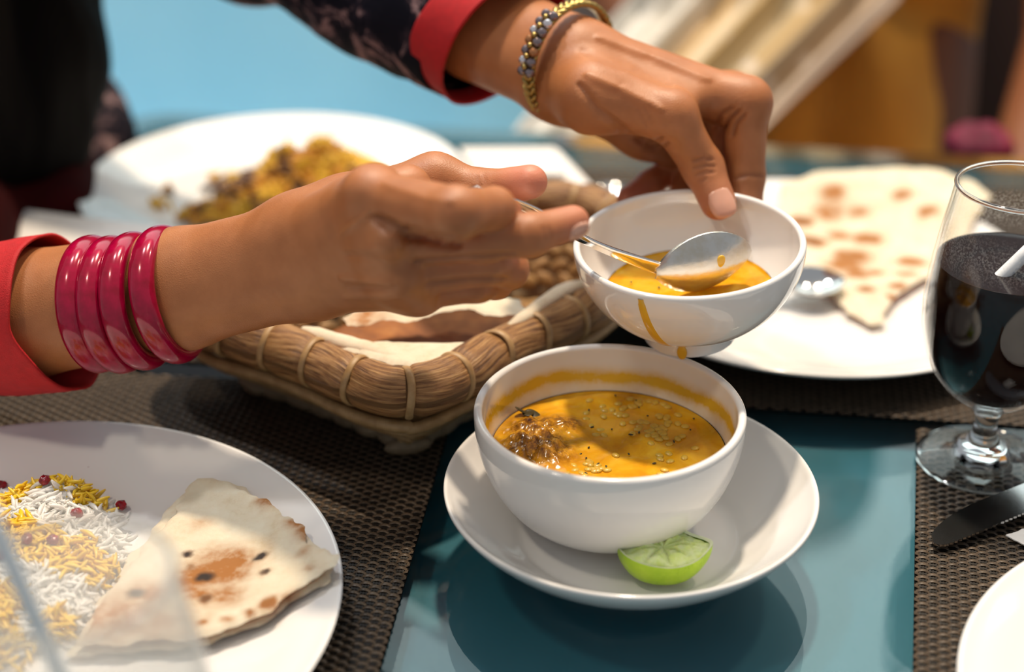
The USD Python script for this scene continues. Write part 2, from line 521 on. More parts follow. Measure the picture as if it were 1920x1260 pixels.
# skin, tinted towards the finger tips
mat('skin', {"tc": ("texture_coordinate", {}), "n": ("noise_texture", {"scale": 60, "detail": 4, "roughness": 0.6}), "r": ("rgb_ramp", {"ramp": [(0.3, (0.315, 0.112, 0.036)), (0.7, (0.395, 0.150, 0.054))]}),
             "a": ("attribute", {"attribute": "tip"}), "x": ("mix", {"mix_type": "mix", "color2": (0.60, 0.21, 0.14)}),
             "a2": ("attribute", {"attribute": "crease"}), "x2": ("mix", {"mix_type": "mix", "color2": (0.17, 0.060, 0.026)}),
             "v": ("voronoi_texture", {"scale": 900, "feature": "distance_to_edge"}), "b": ("bump", {"strength": 0.35, "distance": 0.0004}),
             "p": ("principled_bsdf", {"roughness": 0.47, "subsurface_weight": 0.12, "subsurface_scale": 0.004, "subsurface_radius": (1.0, 0.35, 0.18), "specular_ior_level": 0.45})},
    [("tc.object", "n.vector"), ("n.fac", "r.fac"), ("r.color", "x.color1"), ("a.fac", "x.fac"), ("x.color", "x2.color1"), ("a2.fac", "x2.fac"), ("x2.color", "p.base_color"), ("tc.object", "v.vector"), ("v.distance", "b.height"), ("b.normal", "p.normal")])
plain('fingernail', (0.62, 0.31, 0.22), 0.22, subsurface_weight=0.1, subsurface_scale=0.002)
plain('hair_black', (0.0025, 0.002, 0.002), 0.7, specular_ior_level=0.05)
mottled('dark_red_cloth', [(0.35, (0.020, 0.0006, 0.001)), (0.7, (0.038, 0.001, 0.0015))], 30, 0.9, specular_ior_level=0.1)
mottled('red_cloth', [(0.35, (0.37, 0.0006, 0.003)), (0.7, (0.45, 0.0015, 0.005))], 250, 0.75, bump=0.0003, bump_scale=1500)
mat('floral_cloth', {"tc": ("texture_coordinate", {}), "n": ("noise_texture", {"scale": 38, "detail": 5, "roughness": 0.65, "distortion": 0.8}), "r": ("rgb_ramp", {"ramp": [(0.47, (0.003, 0.003, 0.008)), (0.54, (0.02, 0.014, 0.022)), (0.60, (0.26, 0.16, 0.16)), (0.72, (0.36, 0.25, 0.24))]}), "p": ("principled_bsdf", {"roughness": 0.85, "specular_ior_level": 0.15})},
    [("tc.object", "n.vector"), ("n.fac", "r.fac"), ("r.color", "p.base_color")])
mottled('mustard_cloth', [(0.3, (0.62, 0.26, 0.025)), (0.7, (0.75, 0.36, 0.045))], 9, 0.7, detail=3)
mat('shawl_cloth', {"tc": ("texture_coordinate", {}), "a": ("attribute", {"attribute": "stripe"}), "r": ("rgb_ramp", {"ramp": [(0.0, (0.52, 0.52, 0.50)), (0.28, (0.56, 0.52, 0.45)), (0.36, (0.42, 0.26, 0.09)), (0.44, (0.56, 0.49, 0.37)), (0.52, (0.40, 0.26, 0.09)), (0.60, (0.55, 0.47, 0.33)), (0.70, (0.36, 0.24, 0.09)), (0.80, (0.36, 0.27, 0.17)), (1.0, (0.44, 0.33, 0.25))]}),
                    "n": ("voronoi_texture", {"scale": 26, "feature": "f1"}), "k": ("map_range", {"from_min": 0.12, "from_max": 0.30, "to_min": 0.5, "to_max": 0.0, "clamp": True}), "x": ("mix", {"mix_type": "mix", "color2": (0.75, 0.70, 0.66)}), "p": ("principled_bsdf", {"roughness": 0.55})},
    [("tc.object", "n.vector"), ("a.fac", "r.fac"), ("r.color", "x.color1"), ("n.distance", "k.value"), ("k.result", "x.fac"), ("x.color", "p.base_color")])
mottled('magenta_cloth', [(0.35, (0.07, 0.0003, 0.014)), (0.55, (0.16, 0.0005, 0.03)), (0.7, (0.26, 0.003, 0.006))], 40, 0.7)
plain('dark_wood', (0.035, 0.015, 0.010), 0.4)
mat('bangle_lacquer', {"tc": ("texture_coordinate", {}), "n": ("noise_texture", {"scale": 70, "detail": 5, "roughness": 0.65}), "r": ("rgb_ramp", {"ramp": [(0.3, (0.20, 0.0005, 0.014)), (0.6, (0.34, 0.001, 0.035)), (0.8, (0.46, 0.004, 0.07))]}),
                       "p": ("principled_bsdf", {"roughness": 0.18, "metallic": 0.1, "coat_weight": 0.35, "coat_roughness": 0.04, "specular_ior_level": 0.35})},
    [("tc.object", "n.vector"), ("n.fac", "r.fac"), ("r.color", "p.base_color")])
plain('gold_metal', (0.42, 0.30, 0.10), 0.28, metallic=1.0)
plain('crystal_bead', (0.24, 0.19, 0.20), 0.05, metallic=0.75)
plain('pale_bead', (0.75, 0.70, 0.72), 0.04, metallic=0.85)
plain('amber_bead', (0.40, 0.17, 0.07), 0.06, metallic=0.6)
# woven mat strands
mottled('mat_weft', [(0.3, (0.045, 0.031, 0.020)), (0.7, (0.12, 0.085, 0.057))], 120, 0.40, stretch=(1, 6, 1), specular_ior_level=0.25)
mottled('mat_warp', [(0.3, (0.004, 0.003, 0.0024)), (0.7, (0.015, 0.011, 0.008))], 900, 0.5, stretch=(6, 0.3, 1), specular_ior_level=0.2)
plain('mat_back', (0.003, 0.0025, 0.002), 0.9, specular_ior_level=0.1)
# basket fibre
mat('basket_rim', {"a": ("attribute", {"attribute": "along"}), "a2": ("attribute", {"attribute": "around"}), "c": ("combine_xyz", {}), "n": ("noise_texture", {"scale": 1.0, "detail": 5, "roughness": 0.7}), "r": ("rgb_ramp", {"ramp": [(0.30, (0.030, 0.010, 0.003)), (0.42, (0.16, 0.062, 0.016)), (0.55, (0.36, 0.18, 0.06)), (0.70, (0.56, 0.35, 0.15))]}),
                   "b": ("bump", {"strength": 0.9, "distance": 0.0012}), "p": ("principled_bsdf", {"roughness": 0.5})},
    [("a.fac", "c.x"), ("a2.fac", "c.y"), ("c.vector", "n.vector"), ("n.fac", "r.fac"), ("r.color", "p.base_color"), ("n.fac", "b.height"), ("b.normal", "p.normal")])
mottled('basket_strand', [(0.3, (0.20, 0.095, 0.032)), (0.5, (0.36, 0.20, 0.075)), (0.7, (0.50, 0.32, 0.14))], 90, 0.55, bump=0.0008, bump_scale=400)
mottled('basket_dark', [(0.3, (0.05, 0.02, 0.007)), (0.7, (0.13, 0.06, 0.022))], 200, 0.6, stretch=(1, 1, 0.15))
mottled('basket_pale', [(0.3, (0.16, 0.11, 0.06)), (0.7, (0.30, 0.22, 0.13))], 80, 0.6, bump=0.0005, bump_scale=500)
mottled('basket_binding', [(0.3, (0.30, 0.17, 0.065)), (0.7, (0.46, 0.29, 0.13))], 150, 0.5)
# bread
mat('flatbread', {"tc": ("texture_coordinate", {}), "n": ("noise_texture", {"scale": 70, "detail": 6, "roughness": 0.7}), "r": ("rgb_ramp", {"ramp": [(0.25, (0.58, 0.44, 0.28)), (0.45, (0.67, 0.56, 0.41)), (0.75, (0.73, 0.65, 0.51))]}),
                  "a": ("attribute", {"attribute": "toast"}), "n2": ("noise_texture", {"scale": 160, "detail": 4, "roughness": 0.6}), "mu": ("math", {"math_type": "multiply"}), "ad": ("math", {"math_type": "multiply", "value2": 2.2, "use_clamp": True}),
                  "x": ("mix", {"color2": (0.33, 0.125, 0.025)}), "c": ("attribute", {"attribute": "char"}), "x2": ("mix", {"color2": (0.018, 0.010, 0.007)}),
                  "b": ("bump", {"strength": 0.5, "distance": 0.0012}), "p": ("principled_bsdf", {"roughness": 0.75, "subsurface_weight": 0.08, "subsurface_scale": 0.003})},
    [("tc.object", "n.vector"), ("n.fac", "r.fac"), ("r.color", "x.color1"), ("tc.object", "n2.vector"), ("a.fac", "mu.value1"), ("n2.fac", "mu.value2"), ("mu.value", "ad.value1"), ("ad.value", "x.fac"), ("x.color", "x2.color1"), ("c.fac", "x2.fac"), ("x2.color", "p.base_color"), ("n.fac", "b.height"), ("b.normal", "p.normal")])
mottled('bread_inside', [(0.3, (0.16, 0.045, 0.006)), (0.6, (0.30, 0.10, 0.016)), (0.8, (0.42, 0.17, 0.035))], 60, 0.7, bump=0.001, bump_scale=150)
plain('rice_white', (0.93, 0.89, 0.82), 0.35, subsurface_weight=0.5, subsurface_scale=0.004, subsurface_radius=(1.0, 0.9, 0.8))
plain('rice_saffron', (0.80, 0.48, 0.02), 0.35, subsurface_weight=0.15, subsurface_scale=0.002)
plain('rice_orange', (0.60, 0.28, 0.025), 0.4)
plain('rice_brown', (0.10, 0.035, 0.008), 0.35)
plain('rice_gold', (0.72, 0.44, 0.03), 0.4)
mottled('barberry_red', [(0.3, (0.12, 0.003, 0.006)), (0.7, (0.42, 0.006, 0.02))], 300, 0.2)
plain('herb_green', (0.10, 0.11, 0.015), 0.4)
plain('herb_dark', (0.035, 0.028, 0.008), 0.4)
mat('dal_soup', {"tc": ("texture_coordinate", {}), "n": ("noise_texture", {"scale": 70, "detail": 5, "roughness": 0.6, "distortion": 0.6}), "r": ("rgb_ramp", {"ramp": [(0.3, (0.54, 0.21, 0.003)), (0.5, (0.66, 0.31, 0.007)), (0.7, (0.72, 0.40, 0.025))]}),
                 "a": ("attribute", {"attribute": "onion"}), "n3": ("noise_texture", {"scale": 230, "detail": 4, "roughness": 0.7}), "r3": ("rgb_ramp", {"ramp": [(0.35, (0.07, 0.022, 0.003)), (0.5, (0.26, 0.11, 0.010)), (0.65, (0.58, 0.28, 0.02))]}), "x": ("mix", {}),
                 "p": ("principled_bsdf", {"roughness": 0.16, "specular_ior_level": 0.5, "subsurface_weight": 0.1, "subsurface_scale": 0.002})},
    [("tc.object", "n.vector"), ("n.fac", "r.fac"), ("r.color", "x.color1"), ("tc.object", "n3.vector"), ("n3.fac", "r3.fac"), ("r3.color", "x.color2"), ("a.fac", "x.fac"), ("x.color", "p.base_color")])
plain('lentil', (0.64, 0.36, 0.04), 0.3, subsurface_weight=0.2, subsurface_scale=0.002)
plain('dal_drip', (0.66, 0.38, 0.03), 0.2)
# soup bowl: porcelain with the dried rim of soup inside (object space: bowl base at 0)
mat('stained_porcelain', {"s": ("attribute", {"attribute": "stain"}), "tc": ("texture_coordinate", {}), "n": ("noise_texture", {"scale": 130, "detail": 5, "roughness": 0.7}), "mu": ("math", {"math_type": "multiply"}), "ad": ("math", {"math_type": "multiply", "value2": 1.9, "use_clamp": True}),
                          "x": ("mix", {"color1": (0.76, 0.745, 0.73), "color2": (0.66, 0.41, 0.03)}), "p": ("principled_bsdf", {"roughness": 0.12, "coat_weight": 0.3, "coat_roughness": 0.03})},
    [("tc.object", "n.vector"), ("s.fac", "mu.value1"), ("n.fac", "mu.value2"), ("mu.value", "ad.value1"), ("ad.value", "x.fac"), ("x.color", "p.base_color")])
mottled('lime_rind', [(0.3, (0.32, 0.54, 0.010)), (0.7, (0.46, 0.66, 0.04))], 120, 0.3, bump=0.0004, bump_scale=700)
mottled('lime_flesh', [(0.3, (0.70, 0.82, 0.20)), (0.7, (0.86, 0.92, 0.50))], 260, 0.22, bump=0.0008, bump_scale=420, subsurface_weight=0.2, subsurface_scale=0.003)
plain('lime_pith', (0.80, 0.86, 0.60), 0.4)

rng = np.random.default_rng(7)

# ---------------------------------------------------------------- the room
fl = usdkit.mesh(stage, '/World/floor', rounded_box(-3.0, -1.5, -0.05, 3.0, 4.5, 0.0), '/World/Looks/floor_mat', smooth=30)
keys(fl.GetPrim(), kind='structure', label='brown floor under the dining table', category='floor')
wl = usdkit.mesh(stage, '/World/wall_back', rounded_box(-3.0, 4.4, 0.0, 3.0, 4.5, 1.6), '/World/Looks/dark_wood', smooth=30)
keys(wl.GetPrim(), kind='structure', label='dark brown low wall behind the seats', category='wall')

# the table: glass over a blue panel in a slim metal frame
tp = Polygon([(-0.315, 1.268), (1.10, 1.053), (0.95, 0.10), (-0.56, 0.15)]).buffer(-0.045).buffer(0.045, quad_segs=12)
tin = tp.buffer(-0.026)
table = thing('dining_table', 'glass topped dining table with teal blue panel and grey metal rim', 'table', (0.3, 0.65, 0))
part(table, 'table_frame', slab(tp.difference(tin), TABLE - 0.035, TABLE - 0.001), 'table_frame', label='grey metal rim of the table')
part(table, 'blue_panel', slab(tin.buffer(-0.0005), TABLE - 0.035, TABLE - 0.0165), 'blue_panel', label='teal blue panel under the glass')
part(table, 'glass_top', slab(tin.buffer(-0.0008), TABLE - 0.010, TABLE), 'table_glass', label='clear glass table top')
for lx, ly in ((-0.40, 0.30), (-0.27, 1.12), (0.85, 0.24), (0.95, 0.98)):
    part(table, 'leg', rounded_box(lx - 0.03, ly - 0.03, 0.0, lx + 0.03, ly + 0.03, TABLE - 0.035, 0.004), 'table_leg')

# ---------------------------------------------------------------- woven place mats
MW, MD = 0.45, 0.345


def R2(deg, x, y):
    a = math.radians(deg)
    return np.array([x * math.cos(a) - y * math.sin(a), x * math.sin(a) + y * math.cos(a), 0])


def weave():
    pw, pr = 0.0047, 0.00265           # pitch of the upright bundles, pitch of the cross strands
    nw, nr = int(MW / pw), int(MD / pr)
    xs = (np.arange(nw) - (nw - 1) / 2) * pw
    ys = (np.arange(nr) - (nr - 1) / 2) * pr
    seg = 4
    x = np.linspace(-MW / 2, MW / 2, nw * seg + 1)
    ph = np.cos(np.pi * (x / pw - xs[0] / pw))
    tv, tf, n = [], [], 0
    prof = np.array([(-0.5, -0.00025), (-0.3, 0.00012), (0.3, 0.00012), (0.5, -0.00025)])
    r = np.random.default_rng(3)
    for j, y in enumerate(ys):
        up = ph if j % 2 else -ph
        z = 0.00100 + 0.00075 * np.clip(1.5 * up, -1, 1)
        w = 0.00225 * r.uniform(0.92, 1.05)
        v = np.stack([np.repeat(x[:, None], 4, 1), y + r.normal(0, 0.0001) + prof[None, :, 0] * w + 0 * x[:, None], z[:, None] + prof[None, :, 1]], -1).reshape(-1, 3)
        tv.append(v)
        tf.append(grid_faces(len(x), 4, False) + n)
        n += len(v)
    weft = np.vstack(tv), np.vstack(tf)
    y = np.linspace(-MD / 2, MD / 2, nr * 2 + 1)
    ph = np.cos(np.pi * (y - ys[0]) / pr)
    tv, tf, n = [], [], 0
    prof = np.array([(-0.5, -0.0002), (-0.34, 0.0001), (-0.18, -0.0002), (0.0, 0.00012), (0.18, -0.0002), (0.34, 0.0001), (0.5, -0.0002)])
    for i, xx in enumerate(xs):
        up = -ph if i % 2 == 0 else ph
        z = 0.00095 + 0.00035 * up
        v = np.stack([xx + prof[None, :, 0] * 0.0041 + 0 * y[:, None], np.repeat(y[:, None], 7, 1), z[:, None] + prof[None, :, 1]], -1).reshape(-1, 3)
        tv.append(v)
        tf.append(grid_faces(len(y), 7, False)[:, ::-1] + n)
        n += len(v)
    return weft, (np.vstack(tv), np.vstack(tf))


def up_facing(m):
    v, f = m
    nz = np.cross(v[f[:, 1]] - v[f[:, 0]], v[f[:, 2]] - v[f[:, 0]])[:, 2].sum()
    return (v, f[:, ::-1]) if nz < 0 else m


weft, warp = weave()
MATS = [((-0.030, 0.795), -6.5, -1, 'dark brown woven place mat under the near left plate with rice'),
        ((0.223, 0.755), -13.0, 1, 'dark brown woven place mat under the knife and the cola glass'),
        ((0.046, 1.136), -7.5, 1, 'dark brown woven place mat under the far right plate with flatbread and spoon'),
        ((-0.047, 1.158), -8.6, -1, 'dark brown woven place mat under the far left plate of biryani')]
for i, ((cx, cy), deg, side, lab) in enumerate(MATS):
    c = np.array([cx, cy, TABLE + 0.0002]) + R2(deg, side * MW / 2, -MD / 2)
    if i == 0:
        mat0 = thing('place_mat', lab, 'place mat', c, group='woven place mats on the table', rotz=deg)
        part(mat0, 'mat_base', rounded_box(-MW / 2, -MD / 2, 0.0, MW / 2, MD / 2, 0.0006, 0.0002), 'mat_back', local=True)
        part(mat0, 'cross_strands', up_facing(weft), 'mat_weft', local=True, smooth=True, kind='stuff')
        part(mat0, 'upright_strands', up_facing(warp), 'mat_warp', local=True, smooth=True, kind='stuff')
    else:
        if i == 3:
            c = np.array([cx, cy, TABLE + 0.0002]) + R2(deg, -0.62 * MW / 2, -MD / 2)
        copy_of(mat0, 'place_mat', lab, c, deg, scale=(0.62, 1, 1) if i == 3 else None)

# ---------------------------------------------------------------- crockery
def plate_profile(r, h=0.0215):
    return [(0, 0.0022), (0.52 * r, 0.0022), (0.54 * r, 0.0), (0.58 * r, 0.0), (0.61 * r, 0.003), (0.78 * r, 0.0075), (0.90 * r, 0.0135), (0.975 * r, h - 0.0035), (0.996 * r, h - 0.0012), (r, h - 0.0003), (0.996 * r, h + 0.0004),
            (0.985 * r, h + 0.0002), (0.96 * r, h - 0.0014), (0.90 * r, 0.0172), (0.80 * r, 0.0112), (0.70 * r, 0.0075), (0.60 * r, 0.0058), (0.40 * r, 0.0052), (0, 0.0050)]


MT = 0.0022       # thickness of a mat
PL = {}
for nm, x, y, r, lab in (('near_left', -0.2288, 0.572, 0.153, 'white dinner plate at the near left, with rice and folded flatbread'),
                         ('far_left', -0.1675, 1.0565, 0.1375, 'white dinner plate at the far left, with orange biryani'),
                         ('far_right', 0.1891, 0.9153, 0.143, 'white dinner plate at the far right, with flatbread and a spoon'),
                         ('near_right', 0.3216, 0.4904, 0.140, 'empty white plate cut off by the lower right corner')):
    p = thing('dinner_plate', lab, 'plate', (x, y, TABLE + MT), group='white dinner plates')
    part(p, 'plate_body', lathe(spline(plate_profile(r), 90), 160, (x, y, TABLE + MT)), 'porcelain', smooth=50)
    PL[nm] = (x, y, TABLE + MT, r)

# saucer and soup bowl
SX, SY = 0.0570, 0.6474
sau = thing('deep_saucer', 'deep white saucer under the large bowl of yellow dal', 'saucer', (SX, SY, TABLE))
sp = [(0, 0.0025), (0.040, 0.0025), (0.042, 0.0), (0.047, 0.0), (0.049, 0.004), (0.064, 0.0105), (0.078, 0.0200), (0.0875, 0.0300), (0.0897, 0.0335), (0.0900, 0.0348), (0.0893, 0.0356), (0.0880, 0.0352), (0.0855, 0.0325), (0.076, 0.0235), (0.064, 0.0140), (0.0575, 0.0098), (0.053, 0.0072), (0.046, 0.0062), (0, 0.006)]
part(sau, 'saucer_body', lathe(spline(sp, 110), 180, (SX, SY, TABLE)), 'porcelain', smooth=50)


def bowl_profile(R, H, foot_r, foot_h, belly):
    """outer wall from the foot to the rim, then the inner wall back to the middle"""
    out = [(0, foot_h * 0.6), (foot_r - 0.004, foot_h * 0.6), (foot_r - 0.003, 0.0), (foot_r, 0.0), (foot_r + 0.0006, foot_h * 0.85)]
    us = np.linspace(0, 1, 14)
    w = []
    for u in us:
        a = u * math.pi / 2
        rr = foot_r + 0.002 + (R - foot_r - 0.002) * (math.sin(a) ** belly)
        zz = foot_h + (H - foot_h) * (1 - math.cos(a)) ** 0.92
        w.append((rr, zz))
    return out, w


def bowl(R, H, foot_r, foot_h, belly, t=0.0042):
    out, w = bowl_profile(R, H, foot_r, foot_h, belly)
    w = spline([(a, b) for a, b in w], 50)[:, :2]
    tn = np.gradient(w, axis=0)
    tn /= np.linalg.norm(tn, axis=1, keepdims=True)
    inn = w + np.stack([-tn[:, 1], tn[:, 0]], 1) * t
    inn = inn[inn[:, 0] > 0]
    a = np.linspace(0, math.pi, 9)[1:-1]
    mid = (w[-1] + inn[-1]) / 2
    d = (w[-1] - inn[-1]) / 2
    rim = [mid + d * math.cos(x) + np.array([0, 1]) * (t / 2) * math.sin(x) for x in a]
    prof = list(map(tuple, out)) + list(map(tuple, w)) + list(map(tuple, rim)) + list(map(tuple, inn[::-1]))
    fl_z = min(z for r_, z in prof[len(out) + len(w) + len(rim):])
    prof.append((0, fl_z - 0.0004))
    return np.array(prof), w, inn


BX, BY, BZ = 0.0468, 0.6600, TABLE + 0.0066
BH = 0.0620
prof, b_out, b_in = bowl(0.0652, BH, 0.0265, 0.0035, 1.0)
bm = lathe(prof, 180)
bv, bf = VF(bm)
rad = np.hypot(bv[:, 0], bv[:, 1])
inner_r = np.interp(bv[:, 2], b_in[:, 1], b_in[:, 0])
is_in = rad < inner_r + 0.0012
zz = bv[:, 2]
ang = np.arctan2(bv[:, 1], bv[:, 0])
wob = 0.0010 * np.sin(3 * ang + 1) + 0.0007 * np.sin(7 * ang)
stain = np.where(is_in, 1.1 * np.exp(-((zz - 0.0485 - wob) / 0.0034) ** 2) + 0.34 * (zz < 0.0490 + wob) + 0.12 * np.exp(-((zz - 0.0520) / 0.002) ** 2), 0.0)
sb = thing('soup_bowl', 'large white bowl of yellow dal standing on the saucer', 'bowl', (BX, BY, BZ))
part(sb, 'bowl_body', (bv + [BX, BY, BZ], bf), 'stained_porcelain', attrs={'stain': stain})


def dal_mesh(R, depth, lump=None, seed=0, rings=70, n=150, rim_z=0.0, low=0.55):
    a = np.linspace(0, 2 * np.pi, n, endpoint=False)
    rr = np.linspace(0, 1, rings) ** 0.8
    r = rr[:, None] * R * np.ones(n)
    x, y = r * np.cos(a), r * np.sin(a)
    z = 0.0016 * (meshkit.fbm(np.stack([x * 110, y * 110, 0 * x], -1), 4, seed) - 0.5)
    onion = np.zeros_like(x)
    if lump is not None:
        for lx, ly, lr, lh in lump:
            g = np.exp(-((x - lx) ** 2 + (y - ly) ** 2) / lr ** 2)
            z += g * lh * (0.35 + 1.5 * meshkit.fbm(np.stack([x * 240, y * 240, 0 * x + 3], -1), 3, seed + 5))
            onion = np.maximum(onion, np.clip(g * 1.7 - 0.15, 0, 1))
    edge = np.clip((1 - rr) / 0.03, 0, 1)[:, None]
    z = z * edge + 0.0006 * (1 - edge)
    top = np.stack([x, y, z], -1).reshape(-1, 3)
    low_ring = np.stack([R * low * np.cos(a), R * low * np.sin(a), 0 * a - depth], 1)
    v = np.vstack([top, low_ring, [[0, 0, -depth]]])
    f = grid_faces(rings, n, True)
    f = np.vstack([f, np.stack([(rings - 1) * n + np.arange(n), rings * n + np.arange(n), rings * n + (np.arange(n) + 1) % n], 1),
                   np.stack([(rings - 1) * n + np.arange(n), rings * n + (np.arange(n) + 1) % n, (rings - 1) * n + (np.arange(n) + 1) % n], 1),
                   np.stack([rings * n + np.arange(n), np.full(n, rings * n + n), rings * n + (np.arange(n) + 1) % n], 1)])
    on = np.r_[onion.ravel(), np.zeros(n + 1)]
    m = trimesh.Trimesh(v, f, process=False)
    if VF(m)[0][f[200]].shape and np.cross(v[f[2000, 1]] - v[f[2000, 0]], v[f[2000, 2]] - v[f[2000, 0]])[2] < 0:
        f = f[:, ::-1]
    return v, f, on


def blob(c, a, b, h, yaw=0.0, pitch=0.0, sub=1):
    s = trimesh.creation.icosphere(sub)
    v = s.vertices * [a, b, h]
    cy, sy, cp, sp_ = math.cos(yaw), math.sin(yaw), math.cos(pitch), math.sin(pitch)
    R = np.array([[cy, -sy, 0], [sy, cy, 0], [0, 0, 1]]) @ np.array([[cp, 0, sp_], [0, 1, 0], [-sp_, 0, cp]])
    return v @ R.T + c, np.array(s.faces)


DZ = BZ + BH - 0.0225
dr = float(np.interp(BH - 0.0225, b_in[:, 1], b_in[:, 0])) + 0.0001


def on_dal(px, py):
    q = at(px, py, DZ - TABLE)
    return q[0] - BX, q[1] - BY


lump = [(*on_dal(1000, 815), 0.014, 0.0050), (*on_dal(1030, 850), 0.012, 0.0040), (*on_dal(985, 850), 0.012, 0.0045), (*on_dal(1060, 800), 0.008, 0.0025)]
v, f, on = dal_mesh(dr - 0.0003, 0.012, lump, 4, low=0.75)
dal = thing('yellow_dal', 'thick yellow lentil dal filling the large bowl on the saucer', 'soup', (BX, BY, DZ))
part(dal, 'dal_surface', (v + [BX, BY, DZ], f), 'dal_soup', attrs={'onion': on})
gr = []
for (px, py, n, sx, sy) in ((1245, 800, 34, 38, 16), (1195, 765, 22, 45, 12), (1095, 800, 16, 45, 18), (1105, 880, 22, 30, 10), (1250, 860, 14, 60, 25)):
    for _ in range(n):
        x, y = on_dal(px + rng.normal(0, sx), py + rng.normal(0, sy))
        if math.hypot(x, y) < dr - 0.004:
            gr.append(blob((BX + x, BY + y, DZ + 0.0000), 0.0023, 0.0018, 0.0010, rng.uniform(0, 3)))
part(dal, 'lentils', join(gr), 'lentil', smooth=True, kind='stuff', label='pale lentils at the surface of the dal')
gr = []
for _ in range(46):
    a, q = rng.uniform(0, 2 * np.pi), dr * math.sqrt(rng.uniform(0, 0.85))
    gr.append(blob((BX + q * math.cos(a), BY + q * math.sin(a), DZ + 0.0008), rng.uniform(0.0005, 0.0013), 0.0005, 0.0004, rng.uniform(0, 3)))
part(dal, 'herb_flecks', join(gr), 'herb_dark', smooth=True, kind='stuff', label='dark green herb flecks in the dal')
x, y = on_dal(990, 782)
lf = []
for k in range(3):
    lf.append(blob((BX + x - 0.003 + 0.003 * k, BY + y, DZ + 0.0035 - 0.001 * k), 0.0048, 0.003, 0.0006, 0.5 + k, 0.7 - 0.5 * k, 2))
part(dal, 'herb_leaf', join(lf), 'herb_dark', smooth=True, label='wilted dark herb leaf at the left edge')

# lime half on the saucer
LC = at(1241, 1066, 0.012) 
LC[2] = TABLE
lime = thing('lime_wedge', 'squeezed green lime half lying on the saucer in front of the bowl', 'lime', (LC[0], LC[1], TABLE + 0.010))
a = np.linspace(0, 2 * np.pi, 72, endpoint=False)
lx, ly = 0.0222, 0.0140
tilt = 0.16


def lime_pt(rr, aa, z):
    sq = 1 + 0.05 * np.cos(3 * aa + 0.5) + 0.03 * np.sin(5 * aa)
    return np.stack([LC[0] + lx * sq * rr * np.cos(aa), LC[1] + ly * sq * rr * np.sin(aa), z + tilt * ly * rr * np.sin(aa) + 0.0018 * np.cos(3 * aa + 1.0) * rr ** 2], -1)


zc = TABLE + 0.0255
rows = [lime_pt(math.cos(t) ** 0.62, a, zc - 0.0165 * math.sin(t) ** 0.9 + 0 * a) for t in np.linspace(0, 1.55, 16)]
v = np.vstack(rows + [lime_pt(0.0, a[:1], zc - 0.0165 + 0 * a[:1])])
n = len(a)
f = np.vstack([grid_faces(16, n, True), np.stack([15 * n + np.arange(n), np.full(n, 16 * n), 15 * n + (np.arange(n) + 1) % n], 1)[:, ::-1]])
# inner surface gives the peel thickness
rows = [lime_pt(x, a, zc + 0.0004 * 0 - (0.0 if x > 0.95 else 0.0010) + 0 * a) for x in (1.0, 0.975, 0.93)]
v2 = np.vstack(rows)
f2 = grid_faces(3, n, True)[:, ::-1]
part(lime, 'rind', (v, f[:, ::-1]), 'lime_rind', smooth=True, label='glossy green rind')
part(lime, 'pith', (v2 + [0, 0, 0.0002], f2), 'lime_pith', smooth=True, label='pale rim of pith')
rr = np.linspace(0, 0.95, 26)
segs = 9
rows = []
for q in rr:
    groove = np.minimum(1, np.abs(np.sin(segs * a / 2)) * 4 * max(q, 0.05))
    z = zc - 0.0016 + 0.0022 * groove * np.sin(np.pi * min(q + 0.15, 1)) + 0.0022 * (meshkit.fbm(np.stack([q * 9 * np.cos(a), q * 9 * np.sin(a), 0 * a], -1), 3, 2) - 0.5)
    rows.append(lime_pt(q, a, z))
part(lime, 'pulp', (np.vstack(rows), grid_faces(len(rr), n, True)[:, ::-1]), 'lime_flesh', smooth=True, label='pale green squeezed pulp')

# ---------------------------------------------------------------- the bowl held in the hand
HC = pd(1292, 456, 0.80)
HH = 0.0525
prof, h_out, h_in = bowl(0.0580, HH, 0.0238, 0.0090, 1.3, 0.0036)
tl = trimesh.transformations.euler_matrix(math.radians(3.5), math.radians(-3.6), 0)[:3, :3]
HB = HC - tl @ np.array([0, 0, HH])          # middle of the foot


def held(p):
    return np.asarray(p) @ tl.T + HB


hb = thing('serving_bowl', 'smaller white bowl tilted in the hand above the table, with dal dripping down it', 'bowl', HB)
v, f = VF(lathe(prof, 160))
part(hb, 'bowl_body', (held(v), f), 'porcelain', smooth=50)
# a streak of dal over the wall and one over the foot
A0 = math.atan2(-0.050, -0.0275)
st = []
zs = np.linspace(HH - 0.001, 0.0095, 26)
for side in (-1, -0.5, 0, 0.5, 1):
    for k, z in enumerate(zs):
        r_ = float(np.interp(z, h_out[:, 1], h_out[:, 0]))
        w = 0.0027 * (0.75 + 0.5 * k / 25) * (1.0 if k > 1 else 0.8)
        aa = A0 + 0.10 * k / 25 + side * w / r_
        st.append((( r_ + 0.0007 * (1 - side * side) - 0.0001) * math.cos(aa), (r_ + 0.0007 * (1 - side * side) - 0.0001) * math.sin(aa), z))
part(hb, 'dal_streak', (held(np.array(st)), grid_faces(5, 26, False)), 'dal_drip', smooth=True, label='yellow streak of dal running down the outside')
part(hb, 'dal_streak', (held(VF(blob((0.0243 * math.cos(A0 + 0.25), 0.0243 * math.sin(A0 + 0.25), 0.0030), 0.0008, 0.0026, 0.0042, A0 + 0.25, 0, 2))[0]), np.array(trimesh.creation.icosphere(2).faces)), 'dal_drip', smooth=True, label='drop of dal hanging on the foot')
hd = HH - 0.0275
dr2 = float(np.interp(hd, h_in[:, 1], h_in[:, 0]))
c2 = held([0, 0, hd])
v, f, on = dal_mesh(dr2 + 0.0001, 0.010, [(-0.022, -0.006, 0.006, 0.001)], 9, 60, 130, low=0.6)
v = v * [1.0, 1.0, 1.0]
